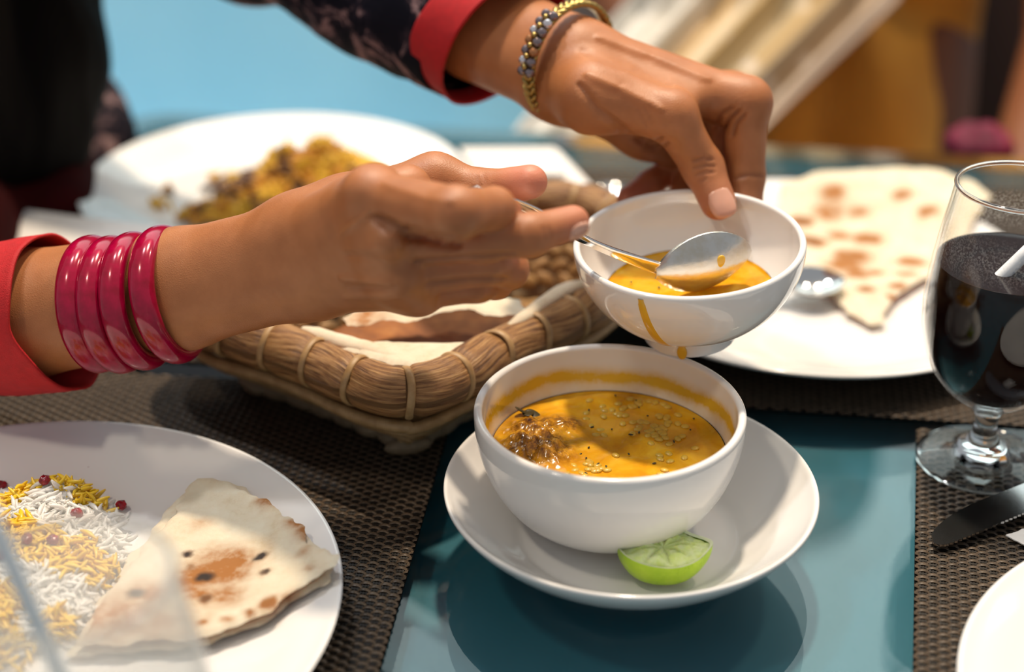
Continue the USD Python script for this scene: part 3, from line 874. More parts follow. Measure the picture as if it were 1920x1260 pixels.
dal2 = thing('ladled_dal', 'small helping of yellow dal in the bowl held in the hand', 'soup', c2)
vv = v.copy()
part(dal2, 'dal_surface', (held(vv + [0, 0, hd]), f), 'dal_soup', attrs={'onion': on * 0.3})
gr = []
for _ in range(26):
    aa, q = rng.uniform(0, 2 * np.pi), dr2 * math.sqrt(rng.uniform(0, 0.8))
    gr.append(VF(blob((q * math.cos(aa), q * math.sin(aa), hd + 0.0008), rng.uniform(0.0005, 0.0014), 0.0006, 0.0004, rng.uniform(0, 3))))
part(dal2, 'herb_flecks', [(held(x), y) for x, y in [join(gr)]][0], 'herb_green', smooth=True, kind='stuff', label='herb flecks in the held dal')

# ---------------------------------------------------------------- spoons and the knife
def spoon_bowl(neck, tip, n, width, depth, t=0.0011):
    ax = np.asarray(tip) - neck
    L = np.linalg.norm(ax)
    ax = ax / L
    n = unit(n - (n @ ax) * ax)
    s = np.cross(n, ax)
    U, W = 30, 21
    v = []
    for k in (0, 1):
        for i in range(U):
            u = i / (U - 1)
            w = width / 2 * (max(0.0, math.sin(math.pi * u ** 0.86)) ** 0.62 * (0.80 + 0.24 * u) if 0 < u < 1 else 0)
            w = max(w, 0.0035 * (1 - u) ** 3)
            for j in range(W):
                y = -1 + 2 * j / (W - 1)
                yy = math.sin(y * math.pi / 2)
                d = -depth * (1 - yy * yy) * math.sin(math.pi * min(1, u * 0.97 + 0.03)) ** 0.8
                v.append(np.asarray(neck) + ax * (u * L) + s * (w * yy) + n * (d - (t if k == 0 else 0)))
    v = np.array(v)
    N = U * W
    f = grid_faces(U, W, False)
    rim = [(0, j) for j in range(W)] + [(i, W - 1) for i in range(1, U)] + [(U - 1, j) for j in range(W - 2, -1, -1)] + [(i, 0) for i in range(U - 2, 0, -1)]
    r = np.array([i * W + j for i, j in rim])
    r2 = np.roll(r, -1)
    m = trimesh.Trimesh(v, np.vstack([f[:, ::-1], f + N, np.c_[r, r2, r2 + N], np.c_[r, r2 + N, r + N]]), process=False)
    trimesh.repair.fix_normals(m)
    return m


def strap(pts, ups, wid, thk, n=60, sides=14):
    """a flat handle: rounded flat section along a curve"""
    p = spline(pts, n)
    k = np.linspace(0, 1, len(wid))
    w = np.interp(np.linspace(0, 1, n), k, wid)
    h = np.interp(np.linspace(0, 1, n), k, thk)
    up = np.stack([np.interp(np.linspace(0, 1, n), np.linspace(0, 1, len(ups)), np.array(ups)[:, i]) for i in range(3)], 1)
    t = np.gradient(p, axis=0)
    t /= np.linalg.norm(t, axis=1, keepdims=True)
    u = up - (up * t).sum(1)[:, None] * t
    u /= np.linalg.norm(u, axis=1, keepdims=True)
    s = np.cross(t, u)
    a = np.arange(sides) * 2 * np.pi / sides
    c, d = np.cos(a), np.sin(a)
    c, d = np.sign(c) * np.abs(c) ** 0.7, np.sign(d) * np.abs(d) ** 0.7
    v = (p[:, None] + (w[:, None] / 2 * c)[..., None] * s[:, None] + (h[:, None] / 2 * d)[..., None] * u[:, None]).reshape(-1, 3)
    f = grid_faces(n, sides, True)
    v = np.vstack([v, p[:1], p[-1:]])
    j = np.arange(sides)
    f = np.vstack([f, np.stack([np.full(sides, n * sides), (j + 1) % sides, j], 1), np.stack([np.full(sides, n * sides + 1), (n - 1) * sides + j, (n - 1) * sides + (j + 1) % sides], 1)])
    m = trimesh.Trimesh(v, f, process=False)
    trimesh.repair.fix_normals(m)
    return m


S_END, S_A, S_B, S_NECK, S_TIP = pd(880, 353, 0.722), pd(1001, 396, 0.746), pd(1095, 449, 0.768), pd(1228, 511, 0.797), pd(1408, 468, 0.812)
sn = np.array([-0.12, 0.96, 0.16])
spoon = thing('serving_spoon', 'steel spoon held in the fingers, scooping dal in the held bowl', 'spoon', S_NECK)
part(spoon, 'spoon_bowl', spoon_bowl(S_NECK, S_TIP, sn, 0.038, 0.0105), 'filmed_steel', smooth=True)
part(spoon, 'handle', strap([S_END, S_A, S_B, S_NECK + 0.1 * (S_TIP - S_NECK)], [(0, 0.5, 0.86), (0, 0.5, 0.86), (0, 0.6, 0.8), sn], [0.013, 0.011, 0.0085, 0.0065, 0.0075], [0.0022, 0.002, 0.0022, 0.003, 0.0022]), 'steel', smooth=True)
dz = unit(np.cross(S_TIP - S_NECK, [0, 0, 1]))
part(spoon, 'dal_smear', blob(S_NECK + 0.62 * (S_TIP - S_NECK) - unit(sn) * 0.0102 + np.array([0, -0.001, 0.005]), 0.0024, 0.0012, 0.0036, 0.1, 0.3, 2), 'dal_drip', smooth=True, label='smear of dal on the back of the spoon')

T0 = at(1584, 522, 0.022)
N0 = at(1466, 526, 0.024)
s2 = thing('table_spoon', 'steel spoon resting on the far right plate beside the flatbread', 'spoon', N0)
part(s2, 'spoon_bowl', spoon_bowl(N0, T0, np.array([0, -0.12, 1.0]), 0.036, 0.0095), 'steel', smooth=True)
HE = N0 + np.array([-0.085, -0.012, 0.004])
part(s2, 'handle', strap([N0 + (T0 - N0) * 0.06, N0 + np.array([-0.03, -0.005, 0.008]), HE], [(0, 0, 1)] * 3, [0.007, 0.006, 0.010], [0.002, 0.0025, 0.002]), 'steel', smooth=True)
T1, N1 = at(1123, 352, 0.008), at(1183, 374, 0.010)
T1 = at(1122, 346, 0.010)
s3 = thing('dessert_spoon', 'shiny steel spoon on the dark mat beside the white napkin', 'spoon', N1)
part(s3, 'spoon_bowl', spoon_bowl(N1, T1, np.array([0.1, -0.35, 1.0]), 0.030, 0.007), 'steel', smooth=True)
part(s3, 'handle', strap([N1 + (T1 - N1) * 0.06, N1 + (N1 - T1) * 0.8 + np.array([0, 0, 0.004]), N1 + (N1 - T1) * 2.9 + np.array([0, 0, -0.004])], [(0, 0, 1)] * 3, [0.006, 0.006, 0.010], [0.002, 0.0025, 0.002]), 'steel', smooth=True)

# knife at the right
K0, K1 = at(1751, 1022, 0.005), at(1985, 925, 0.010)
kd = unit(K1 - K0)
ks = unit(np.cross([0, 0, 1], kd))        # away from the viewer
kn = np.cross(kd, ks)
knife = thing('table_knife', 'steel table knife with fine serrated edge on the mat below the cola glass', 'knife', K0)
L = np.linalg.norm(K1 - K0)
top = [(L * u, 0.0150 * math.sqrt(max(0, 1 - (1 - min(u / 0.55, 1)) ** 2)) * (1 - 0.10 * max(0, u - 0.55))) for u in np.linspace(0, 1, 26)]
low = []
N_T = 60
for i in range(N_T + 1):
    u = 1 - i / N_T
    base = -0.0046 * math.sqrt(max(0, 1 - (1 - min(u / 0.12, 1)) ** 2))
    low.append((L * u, base + (0.00055 if i % 2 and u > 0.06 else 0)))
out = np.array(top + low[:-1])
poly = Polygon(out).buffer(0)
bl = trimesh.creation.extrude_polygon(poly, 0.0012, engine='earcut')
q = np.array(bl.vertices)
part(knife, 'blade', (K0 + q[:, :1] * kd + q[:, 1:2] * ks + q[:, 2:3] * kn, np.array(bl.faces)), 'dark_steel', smooth=30)
part(knife, 'handle', strap([K1 - kd * 0.004 + ks * 0.004, K1 + kd * 0.05 + ks * 0.004, K1 + kd * 0.10 + ks * 0.003], [kn] * 3, [0.012, 0.016, 0.018], [0.004, 0.006, 0.006]), 'steel', smooth=True)

# ---------------------------------------------------------------- napkins
def patch(corners, nu, nv, t, relief):
    a, b, c, d = [np.asarray(x, float) for x in corners]
    u, w = np.meshgrid(np.linspace(0, 1, nu), np.linspace(0, 1, nv), indexing='ij')
    p = (1 - u)[..., None] * ((1 - w)[..., None] * a + w[..., None] * d) + u[..., None] * ((1 - w)[..., None] * b + w[..., None] * c)
    n = unit(np.cross(b - a, d - a))
    if n[2] < 0:
        n = -n
    p = p + n * relief(u, w)[..., None]
    top, bot = p.reshape(-1, 3) + n * t, p.reshape(-1, 3)
    N = nu * nv
    f = grid_faces(nu, nv, False)
    rim = [(0, j) for j in range(nv)] + [(i, nv - 1) for i in range(1, nu)] + [(nu - 1, j) for j in range(nv - 2, -1, -1)] + [(i, 0) for i in range(nu - 2, 0, -1)]
    r = np.array([i * nv + j for i, j in rim])
    r2 = np.roll(r, -1)
    m = trimesh.Trimesh(np.vstack([bot, top]), np.vstack([f[:, ::-1], f + N, np.c_[r, r2, r2 + N], np.c_[r, r2 + N, r + N]]), process=False)
    trimesh.repair.fix_normals(m)
    return m


nap = thing('paper_napkin', 'flat pale paper napkin under the bangled forearm, lapping over the plate of biryani', 'napkin', at(220, 560, 0.0))
c4 = (at(18, 396, 0.026), at(420, 446, 0.030), at(424, 650, 0.004), at(-45, 600, 0.004))
part(nap, 'lower_ply', patch(c4, 24, 24, 0.0012, lambda u, w: 0.0012 * np.sin(3 * u) * w), 'napkin_white', smooth=40)
c5 = tuple(np.array(c) + [0.001, -0.001, 0.0016] for c in c4)
part(nap, 'upper_ply', patch(c5, 24, 24, 0.0010, lambda u, w: 0.0012 * np.sin(3 * u) * w + 0.0006), 'napkin_white', smooth=40)
nap2 = thing('folded_napkin', 'white folded napkin lying behind the two hands near the far edge', 'napkin', at(980, 340, 0.0))
part(nap2, 'lower_fold', patch((at(866, 286, 0.004), at(1046, 286, 0.004), at(1150, 405, 0.004), at(985, 430, 0.004)), 20, 20, 0.002, lambda u, w: 0.001 * np.sin(4 * u)), 'napkin_white', smooth=40)
part(nap2, 'upper_fold', patch((at(862, 280, 0.008), at(1040, 280, 0.012), at(1062, 330, 0.016), at(900, 345, 0.006)), 20, 20, 0.0016, lambda u, w: 0.002 * np.sin(3 * u) * w), 'napkin_white', smooth=40)
part(nap2, 'upper_fold', patch((at(1000, 300, 0.010), at(1046, 284, 0.012), at(1142, 386, 0.012), at(1092, 404, 0.007)), 20, 20, 0.0016, lambda u, w: 0.002 * np.sin(3 * u) * w), 'napkin_white', smooth=40)
nap3 = thing('crumpled_tissue', 'scrap of white tissue under the table knife', 'tissue', at(1915, 1010, 0.003))
part(nap3, 'tissue_sheet', patch((at(1885, 1006, 0.0026), at(1925, 992, 0.0026), at(1990, 1010, 0.003), at(1940, 1035, 0.0026)), 14, 14, 0.0006, lambda u, w: 0.0016 * (meshkit.fbm(np.stack([u * 4, w * 4, 0 * u], -1), 3, 5) - 0.3)), 'napkin_white', smooth=40)

# ---------------------------------------------------------------- glasses
GO = [(0.0065, 0.030), (0.0075, 0.0335), (0.0125, 0.0365), (0.0225, 0.0435), (0.0325, 0.0565), (0.0382, 0.0720), (0.0403, 0.0880), (0.0395, 0.1080), (0.0368, 0.1300), (0.0330, 0.1530), (0.0326, 0.1570)]


def goblet(name, label, x, y, z0, glass, mist=None):
    g = thing(name, label, 'glass', (x, y, z0))
    w = spline(GO, 70)[:, :2]
    tn = np.gradient(w, axis=0)
    tn /= np.linalg.norm(tn, axis=1, keepdims=True)
    inn = w[14:] + np.stack([-tn[14:, 1], tn[14:, 0]], 1) * 0.0015
    end = (w[-1] + inn[-1]) / 2
    rim = [end + np.array([math.cos(q) * 0.0011, 0.0004 + math.sin(q) * 0.0011]) for q in np.linspace(-0.3, math.pi + 0.3, 9)]
    pr = [(0, w[0, 1])] + list(map(tuple, w)) + [tuple(r) for r in rim] + list(map(tuple, inn[::-1])) + [(0, inn[0, 1] - 0.001)]
    m = lathe(pr, 120, (x, y, z0))
    if mist is None:
        part(g, 'glass_bowl', m, glass, smooth=60)
    else:
        v, f = VF(m)
        part(g, 'glass_bowl', (v, f), glass, attrs={'mist': mist(v - [x, y, z0])})
    st = [(0, 0.0045), (0.030, 0.0018), (0.0322, 0.0), (0.0336, 0.0008), (0.0336, 0.0022), (0.0320, 0.0032), (0.0220, 0.0052), (0.0150, 0.0078), (0.0125, 0.0105), (0.0118, 0.0120), (0.0088, 0.0132), (0.0070, 0.0165), (0.0058, 0.0225), (0.0060, 0.0280), (0.0075, 0.0315), (0.0, 0.0315)]
    a_ = np.arange(96) * 2 * np.pi / 96
    part(g, 'rim', tube(np.stack([x + 0.0319 * np.cos(a_), y + 0.0319 * np.sin(a_), 0 * a_ + z0 + 0.1572], 1), 0.0012, sides=12, closed=True), 'solid_glass', smooth=True, label='rounded glass rim')
    m = lathe(st, 120, (x, y, z0))
    part(g, 'foot_and_stem', m, 'solid_glass', smooth=28, label='thick clear glass foot and short stem')
    return g


GX, GY, GZ = 0.2486, 0.7195, TABLE + MT
goblet('stemmed_glass', 'short stemmed glass of dark cola at the right, misted above the drink', GX, GY, GZ, 'misted_glass',
       lambda p: np.clip(1 - np.abs(p[:, 2] - 0.130) / 0.013, 0, 1))
w = spline(GO, 70)[:, :2]
tn = np.gradient(w, axis=0)
tn /= np.linalg.norm(tn, axis=1, keepdims=True)
inn = (w + np.stack([-tn[:, 1], tn[:, 0]], 1) * 0.0018)[16:]
cz = 0.1165
sel = inn[inn[:, 1] < cz]
rc = float(np.interp(cz, inn[:, 1], inn[:, 0]))
pr = [(0, sel[0, 1] - 0.0005)] + list(map(tuple, sel)) + [(rc, cz), (rc - 0.0012, cz - 0.0004), (rc * 0.5, cz - 0.0006), (0, cz - 0.0006)]
single('cola', lathe(pr, 100, (GX, GY, GZ)), 'cola', 'dark cola filling most of the stemmed glass', 'drink', smooth=40)
sa = at(1884, 512, 0.1185)
sb_ = sa + np.array([0.030, 0.004, 0.034])
sd = unit(sb_ - sa)
straw = thing('drinking_straw', 'white drinking straw slanting into the glass of cola', 'straw', sa, group='white drinking straws')
L = 0.075


def straw_mesh(a, b, r=0.0032, t=0.0004):
    d = unit(np.asarray(b) - a)
    p = np.asarray(a) + np.linspace(0, 1, 12)[:, None] * (np.asarray(b) - a)
    o = VF(tube(p, r, sides=20, cap=False))
    i = VF(tube(p, r - t, sides=20, cap=False))
    n, s = 12, 20
    j = np.arange(s)
    k = (j + 1) % s
    N = n * s
    ends = []
    for e in (0, n - 1):
        q = np.stack([e * s + j, e * s + k, N + e * s + k, N + e * s + j], 1)
        ends += [q[:, [0, 1, 2]], q[:, [0, 2, 3]]]
    m = trimesh.Trimesh(np.vstack([o[0], i[0]]), np.vstack([o[1], i[1][:, ::-1] + N] + ends), process=False)
    trimesh.repair.fix_normals(m)
    return m


part(straw, 'straw_tube', straw_mesh(sa - sd * 0.012, sa + sd * 0.085, 0.0034), 'straw_white', smooth=40)
NX, NY = -0.1385, 0.4085
goblet('stemmed_glass', 'empty hazy stemmed glass close to the camera, before the rice plate', NX, NY, TABLE, 'hazy_glass')
na, nb = pd(112, 1262, 0.545), pd(-10, 985, 0.50)
straw2 = thing('drinking_straw', 'blurred white straw in the empty glass at the lower left', 'straw', na, group='white drinking straws')
part(straw2, 'straw_tube', straw_mesh(na + (na - nb) * 0.35, nb + (nb - na) * 0.1, 0.0032), 'straw_white', smooth=40)

# ---------------------------------------------------------------- breads
def toasted(v, spots):
    """toast and char at the vertices from spots (x, y, radius x, radius y, toast, char)"""
    t, c = np.zeros(len(v)), np.zeros(len(v))
    v = v + 0.006 * np.stack([meshkit.fbm(v * 190, 3, 1) - 0.5, meshkit.fbm(v * 190, 3, 2) - 0.5, 0 * v[:, 0]], 1)
    for x, y, rx, ry, a, b in spots:
        g = np.exp(-(((v[:, 0] - x) / rx) ** 2 + ((v[:, 1] - y) / ry) ** 2))
        t = np.maximum(t, a * g)
        c = np.maximum(c, b * np.clip(g * 2.2 - 0.7, 0, 1))
    return t, c


def px_poly(pts, z):
    return Polygon([tuple(at(x, y, z)[:2]) for x, y in pts]).buffer(0.0025).buffer(-0.0025)


def spots_at(lst, z):
    return [(*at(x, y, z)[:2], r, r * 0.9, a, b) for x, y, r, a, b in lst]


PZ = TABLE + MT + 0.0060
fb = thing('folded_flatbread', 'pale flatbread folded in a wedge with black specks on the near left plate', 'flatbread', at(430, 1080, 0.01))
lowp = px_poly([(330, 945), (378, 918), (440, 935), (505, 975), (565, 1035), (610, 1085), (632, 1112), (620, 1135), (570, 1150), (520, 1178), (430, 1200), (340, 1212), (220, 1222), (128, 1222), (180, 1130), (262, 1020)], 0.012)
topp = px_poly([(322, 962), (345, 925), (372, 912), (432, 927), (500, 963), (560, 1025), (603, 1072), (638, 1093), (630, 1112), (606, 1122), (560, 1138), (500, 1166), (420, 1184), (330, 1196), (230, 1206), (135, 1208), (190, 1118), (270, 1015)], 0.017)
PX, PY = PL['near_left'][:2]


def plate_floor(x, y):
    r = np.hypot(x - PX, y - PY) / 0.153
    return np.interp(r, [0, 0.6, 0.70, 0.80, 0.90, 0.96, 1.0], [0.0052, 0.0060, 0.0077, 0.0114, 0.0174, 0.0203, 0.0222]) + TABLE + MT


def lay(base, amp, seed):
    return lambda x, y: plate_floor(x, y) + base + amp * meshkit.fbm(np.c_[x * 28, y * 28, 0 * x], 3, seed)


SP = [(352, 1038, .0035, .6, 1), (357, 1062, .004, .8, .3), (385, 1083, .0055, 1.2, 1), (430, 1062, .012, 1.3, 0), (405, 1075, .014, 1.1, 0), (365, 1085, .012, 1.2, 0), (445, 1085, .007, 1.0, 0), (488, 1057, .0036, .7, 1.2), (498, 1088, .0035, .7, .9),
      (382, 1128, .004, 1.0, .6), (370, 1115, .008, 1.0, 0), (420, 1122, .010, .9, 0), (500, 965, .004, 1.2, .1), (510, 970, .004, 1.0, 0), (578, 1034, .006, 1.2, .1), (560, 1017, .005, .9, 0), (468, 1163, .003, 1.2, .2), (508, 1152, .0045, 1.3, .2), (424, 1170, .003, 1.0, 0), (377, 1172, .003, 1.0, 0),
      (545, 1150, .004, 1.1, .1), (578, 1108, .003, .8, 0), (570, 1072, .004, .5, 0), (280, 1115, .012, 1.0, 0.0), (255, 1112, .006, .8, .9), (220, 1160, .02, .9, 0), (300, 1170, .02, .6, 0), (375, 985, .006, .45, 0), (400, 1045, .010, .6, 0)]
v, f = sheet(lowp, 0.0024, lay(0.0, 0.0030, 2), 0.0030, 0.003, 0.004, 3)
t, c = toasted(v, spots_at(SP, 0.012))
part(fb, 'lower_layer', (v, f), 'flatbread', attrs={'toast': t * 0.5, 'char': c * 0.2})
v, f = sheet(topp, 0.0017, lay(0.0042, 0.0050, 8), 0.0026, 0.003, 0.005, 5)
t, c = toasted(v, spots_at(SP, 0.017))
part(fb, 'upper_layer', (v, f), 'flatbread', attrs={'toast': t, 'char': c})

fz = 0.016
bp = px_poly([(1470, 368), (1540, 356), (1600, 351), (1690, 350), (1765, 360), (1830, 380), (1850, 410), (1800, 470), (1765, 505), (1720, 525), (1688, 548), (1668, 568), (1655, 596), (1636, 598), (1610, 586), (1590, 577), (1572, 548), (1530, 525), (1478, 500), (1445, 440)], fz)
FX, FY = PL['far_right'][:2]


def plate2_floor(x, y):
    r = np.hypot(x - FX, y - FY) / 0.143
    return np.interp(r, [0, 0.6, 0.70, 0.80, 0.90, 0.96, 1.0, 1.2], [0.0052, 0.0060, 0.0077, 0.0114, 0.0174, 0.0203, 0.0222, 0.024]) + TABLE + MT


SP2 = [(x_, y_, r_, a_ * 1.7, b_) for x_, y_, r_, a_, b_ in [(1502, 414, .007, 1.6, .5), (1522, 448, .008, 1.7, .5), (1560, 380, .008, .9, 0), (1626, 442, .009, 1.2, .1), (1600, 475, .010, 1.3, .1), (1585, 490, .010, 1.1, 0), (1608, 508, .008, .9, 0), (1552, 400, .012, .6, 0), (1626, 538, .005, 1.1, .2), (1685, 533, .005, 1.0, .1), (1710, 485, .008, .9, 0), (1690, 392, .006, .8, 0), (1738, 416, .006, .9, 0), (1607, 402, .008, .6, 0), (1677, 553, .004, 1.0, .1), (1575, 435, .009, .6, 0), (1700, 510, .006, .6, 0), (1640, 505, .006, .6, 0)]]
v, f = sheet(bp, 0.0028, lambda x, y: plate2_floor(x, y) + 0.0006 + 0.006 * meshkit.fbm(np.c_[x * 22, y * 22, 0 * x], 3, 4), 0.0026, 0.003, 0.005, 9)
t, c = toasted(v, spots_at(SP2, fz))
single('flatbread', (v, f), 'flatbread', 'torn flatbread with brown spots on the far right plate', 'flatbread', attrs={'toast': t, 'char': c})

# ---------------------------------------------------------------- rice
def grain(n=7, m=6):
    """one long grain along x, unit length"""
    t = np.linspace(0, 1, n)
    p = np.stack([t - 0.5, 0.10 * np.sin(np.pi * t), 0 * t], 1)
    r = 0.5 * np.sin(np.pi * np.clip(t, 0.04, 0.96)) ** 0.55
    return tube(p, r * 0.24, sides=m, cap=True)


G0 = VF(grain())


def scatter(points, length, seed, pitch=0.35, thick=1.0):
    r = np.random.default_rng(seed)
    n = len(points)
    L = length * r.uniform(0.75, 1.15, n)
    yaw, pit, rol = r.uniform(0, 2 * np.pi, n), r.normal(0, pitch, n), r.uniform(0, 6.28, n)
    cy, sy, cp, sp_ = np.cos(yaw), np.sin(yaw), np.cos(pit), np.sin(pit)
    ax = np.stack([cy * cp, sy * cp, sp_], 1)
    up = np.stack([-cy * sp_, -sy * sp_, cp], 1)
    sd_ = np.cross(up, ax)
    u2 = up * np.cos(rol)[:, None] + sd_ * np.sin(rol)[:, None]
    s2_ = np.cross(u2, ax)
    g = G0[0]
    v = points[:, None] + L[:, None, None] * (g[None, :, :1] * ax[:, None] + thick * g[None, :, 1:2] * s2_[:, None] + thick * g[None, :, 2:3] * u2[:, None])
    f = G0[1][None] + (np.arange(n) * len(g))[:, None, None]
    return v.reshape(-1, 3), f.reshape(-1, 3)


# white and saffron rice on the near left plate
RC = at(10, 1045, 0.018)


def mound_h(x, y):
    u, w = (x - RC[0]) / 0.053, (y - RC[1]) / 0.072
    d = u * u + w * w
    b1 = at(110, 905, 0.025)
    return TABLE + MT + 0.0055 + 0.016 * np.clip(1 - d, 0, 1) ** 0.6 + 0.007 * np.exp(-(((x - b1[0]) / 0.016) ** 2 + ((y - b1[1]) / 0.012) ** 2))


pts = []
while len(pts) < 2400:
    a, q = rng.uniform(0, 2 * np.pi), math.sqrt(rng.uniform(0, 1))
    x, y = RC[0] + 0.053 * q * math.cos(a), RC[1] + 0.072 * q * math.sin(a)
    x += rng.normal(0, 0.003)
    y += rng.normal(0, 0.003)
    pts.append((x, y, float(mound_h(np.array(x), np.array(y))) + rng.normal(-0.0005, 0.0012)))
pts = np.array(pts)
yel = np.zeros(len(pts))
for (px, py, r) in ((150, 900, .013), (85, 905, .010), (20, 935, .010), (70, 1030, .015), (130, 1040, .016), (0, 1130, .014), (30, 1000, .010), (185, 1050, .012), (165, 930, .008), (100, 1150, .008), (10, 1190, .012)):
    q = at(px, py, 0.02)
    yel = np.maximum(yel, np.exp(-((pts[:, 0] - q[0]) ** 2 + (pts[:, 1] - q[1]) ** 2) / r ** 2))
isy = yel + rng.normal(0, 0.07, len(pts)) > 0.42
rice_w = thing('white_rice', 'white basmati rice heaped at the left of the near left plate', 'rice', (RC[0], RC[1], TABLE + MT + 0.006), kind='stuff')
x, y = np.meshgrid(np.linspace(-1, 1, 40), np.linspace(-1, 1, 40), indexing='ij')
x, y = x * np.sqrt(1 - y * y / 2), y * np.sqrt(1 - x * x / 2)
x, y = RC[0] + 0.0505 * x, RC[1] + 0.069 * y
part(rice_w, 'rice_heap', (np.stack([x, y, mound_h(x, y) - 0.0012], -1).reshape(-1, 3), up_facing((np.stack([x, y, mound_h(x, y)], -1).reshape(-1, 3), grid_faces(40, 40, False)))[1]), 'rice_white', smooth=True, kind='stuff')
part(rice_w, 'rice_grains', scatter(pts[~isy], 0.0098, 1, 0.35, 1.0), 'rice_white', smooth=True, kind='stuff')
rice_y = thing('saffron_rice', 'bright yellow saffron rice strewn over the white rice', 'rice', (RC[0], RC[1], TABLE + MT + 0.006), kind='stuff')
part(rice_y, 'rice_grains', scatter(pts[isy] + [0, 0, 0.0008], 0.0105, 2, 0.45, 0.95), 'rice_saffron', smooth=True, kind='stuff')
BB = [(145, 970, 'bright red barberry alone on the white rice'), (85, 908, 'dark red barberry between white and yellow rice'), (123, 873, 'red barberry on the top of the yellow rice heap'), (172, 888, 'dark red barberry at the right end of the yellow rice'), (228, 955, 'dark barberry on the plate right of the rice'), (3, 918, 'red barberry at the left picture edge on the rice'),
      (52, 1018, 'brown barberry in the middle of the yellow rice'), (100, 1020, 'small dull barberry below the yellow patch of rice'), (3, 1048, 'red barberry behind the blurred straw'), (90, 886, 'black barberry at the back of the rice heap')]
for k, (px, py, lab) in enumerate(BB):
    for z in (0.028, 0.024, 0.020, 0.016, 0.012, 0.0085):
        q = at(px, py, z)
        hz = float(mound_h(np.array(q[0]), np.array(q[1]))) - TABLE + 0.0015
        if hz >= z:
            break
    q = at(px, py, max(hz, 0.0085))
    m = trimesh.creation.icosphere(3)
    m.vertices *= (1 + 0.28 * (meshkit.fbm(m.vertices * 2.2 + k * 7, 3, k)[:, None] - 0.5) * 2) * np.array([0.0030, 0.0026, 0.0024])
    m.apply_transform(trimesh.transformations.rotation_matrix(k * 1.3, [0, 0, 1]))
    m.apply_translation(q + [0, 0, 0.0005])
    m.apply_translation([0, 0, 0.0020])
    single('barberry', m, 'barberry_red', lab, 'barberry', smooth=True, group='barberries on the rice')

# biryani on the far left plate
b0 = at(592, 350, 0.014)
bir = thing('biryani', 'orange brown spiced rice heaped on the far left plate behind the wrist', 'rice', (b0[0], b0[1], TABLE + MT + 0.006), kind='stuff')
n = 2600
u = rng.normal(0, 0.36, n)
w = rng.normal(0, 0.36, n)
keep = u * u + w * w < 1
u, w = u[keep], w[keep]
X = b0[0] + 0.082 * u
Y = b0[1] + 0.048 * w
Z = TABLE + MT + 0.006 + 0.033 * np.exp(-(u * u + w * w) / 0.40) * (0.55 + 0.9 * meshkit.fbm(np.c_[X * 60, Y * 60, 0 * X], 2, 3)) - 0.001
b1 = at(440, 405, 0.012)
n2 = 420
X = np.r_[X, b1[0] + rng.normal(0, 0.016, n2)]
Y = np.r_[Y, b1[1] + rng.normal(0, 0.006, n2)]
Z = np.r_[Z, np.full(n2, TABLE + MT + 0.009) + np.abs(rng.normal(0, 0.004, n2))]
for px, py in ((300, 384), (312, 356), (403, 333), (432, 352), (397, 388), (380, 408), (290, 384)):
    q = at(px, py, 0.010)
    k = 6
    X, Y, Z = np.r_[X, q[0] + rng.normal(0, 0.0022, k)], np.r_[Y, q[1] + rng.normal(0, 0.0018, k)], np.r_[Z, np.full(k, TABLE + MT + 0.0085)]
P = np.c_[X, Y, Z]
tone = meshkit.fbm(P * 75, 3, 11)
qq = np.quantile(tone, [0.22, 0.66])
low_ = tone < qq[0]
hi_ = tone > qq[1]
part(bir, 'dark_grains', scatter(P[low_], 0.011, 4, 0.5, 1.5), 'rice_brown', smooth=True, kind='stuff', label='dark brown fried pieces')
part(bir, 'orange_grains', scatter(P[~low_ & ~hi_], 0.010, 5, 0.5, 1.3), 'rice_orange', smooth=True, kind='stuff')
part(bir, 'golden_grains', scatter(P[hi_] + [0, 0, 0.001], 0.010, 6, 0.5, 1.4), 'rice_gold', smooth=True, kind='stuff', label='yellow grains')
hx = np.linspace(-1, 1, 36)
x, y = np.meshgrid(hx, hx, indexing='ij')
z = TABLE + MT + 0.0055 + 0.026 * np.exp(-(x * x + y * y) / 0.40) - 0.003
part(bir, 'rice_heap', up_facing((np.stack([b0[0] + 0.078 * x, b0[1] + 0.045 * y, z], -1).reshape(-1, 3), grid_faces(36, 36, False))), 'rice_brown', smooth=True, kind='stuff')

# ---------------------------------------------------------------- the woven basket
RIM_Z = TABLE + 0.056
ctrl = [(-0.052, 0.699), (-0.030, 0.714), (-0.006, 0.741), (0.020, 0.768), (0.045, 0.796), (0.066, 0.836), (0.074, 0.880), (0.058, 0.925), (0.020, 0.942), (-0.040, 0.922), (-0.105, 0.884), (-0.158, 0.842), (-0.183, 0.805), (-0.170, 0.776), (-0.133, 0.752), (-0.094, 0.723), (-0.070, 0.705)]
RIM = spline([(x, y, RIM_Z) for x, y in ctrl], 360, closed=True)
cen = RIM.mean(0)
cx0, cy0 = cen[0], cen[1]
nrm2 = np.stack([-(np.roll(RIM, -1, 0) - np.roll(RIM, 1, 0))[:, 1], (np.roll(RIM, -1, 0) - np.roll(RIM, 1, 0))[:, 0]], 1)
nrm2 /= np.linalg.norm(nrm2, axis=1, keepdims=True)
if ((RIM[:, :2] - cen[:2]) * nrm2).sum() > 0:
    nrm2 = -nrm2                    # pointing inwards


def ring_at(z, inset):
    p = RIM.copy()
    p[:, :2] += nrm2 * inset
    s = np.array([np.convolve(np.r_[p[-20:, i], p[:, i], p[:20, i]], np.ones(15) / 15, 'same')[20:-20] for i in (0, 1)]).T
    p[:, :2] = s
    p[:, 2] = TABLE + z
    return p


basket = thing('bread_basket', 'woven brown fibre basket with a thick bound rim, holding flatbread', 'basket', (cx0, cy0, TABLE))
arc = np.r_[0, np.cumsum(np.linalg.norm(np.diff(np.vstack([RIM, RIM[:1]]), axis=0), axis=1))]
per = arc[-1]
NB = 25
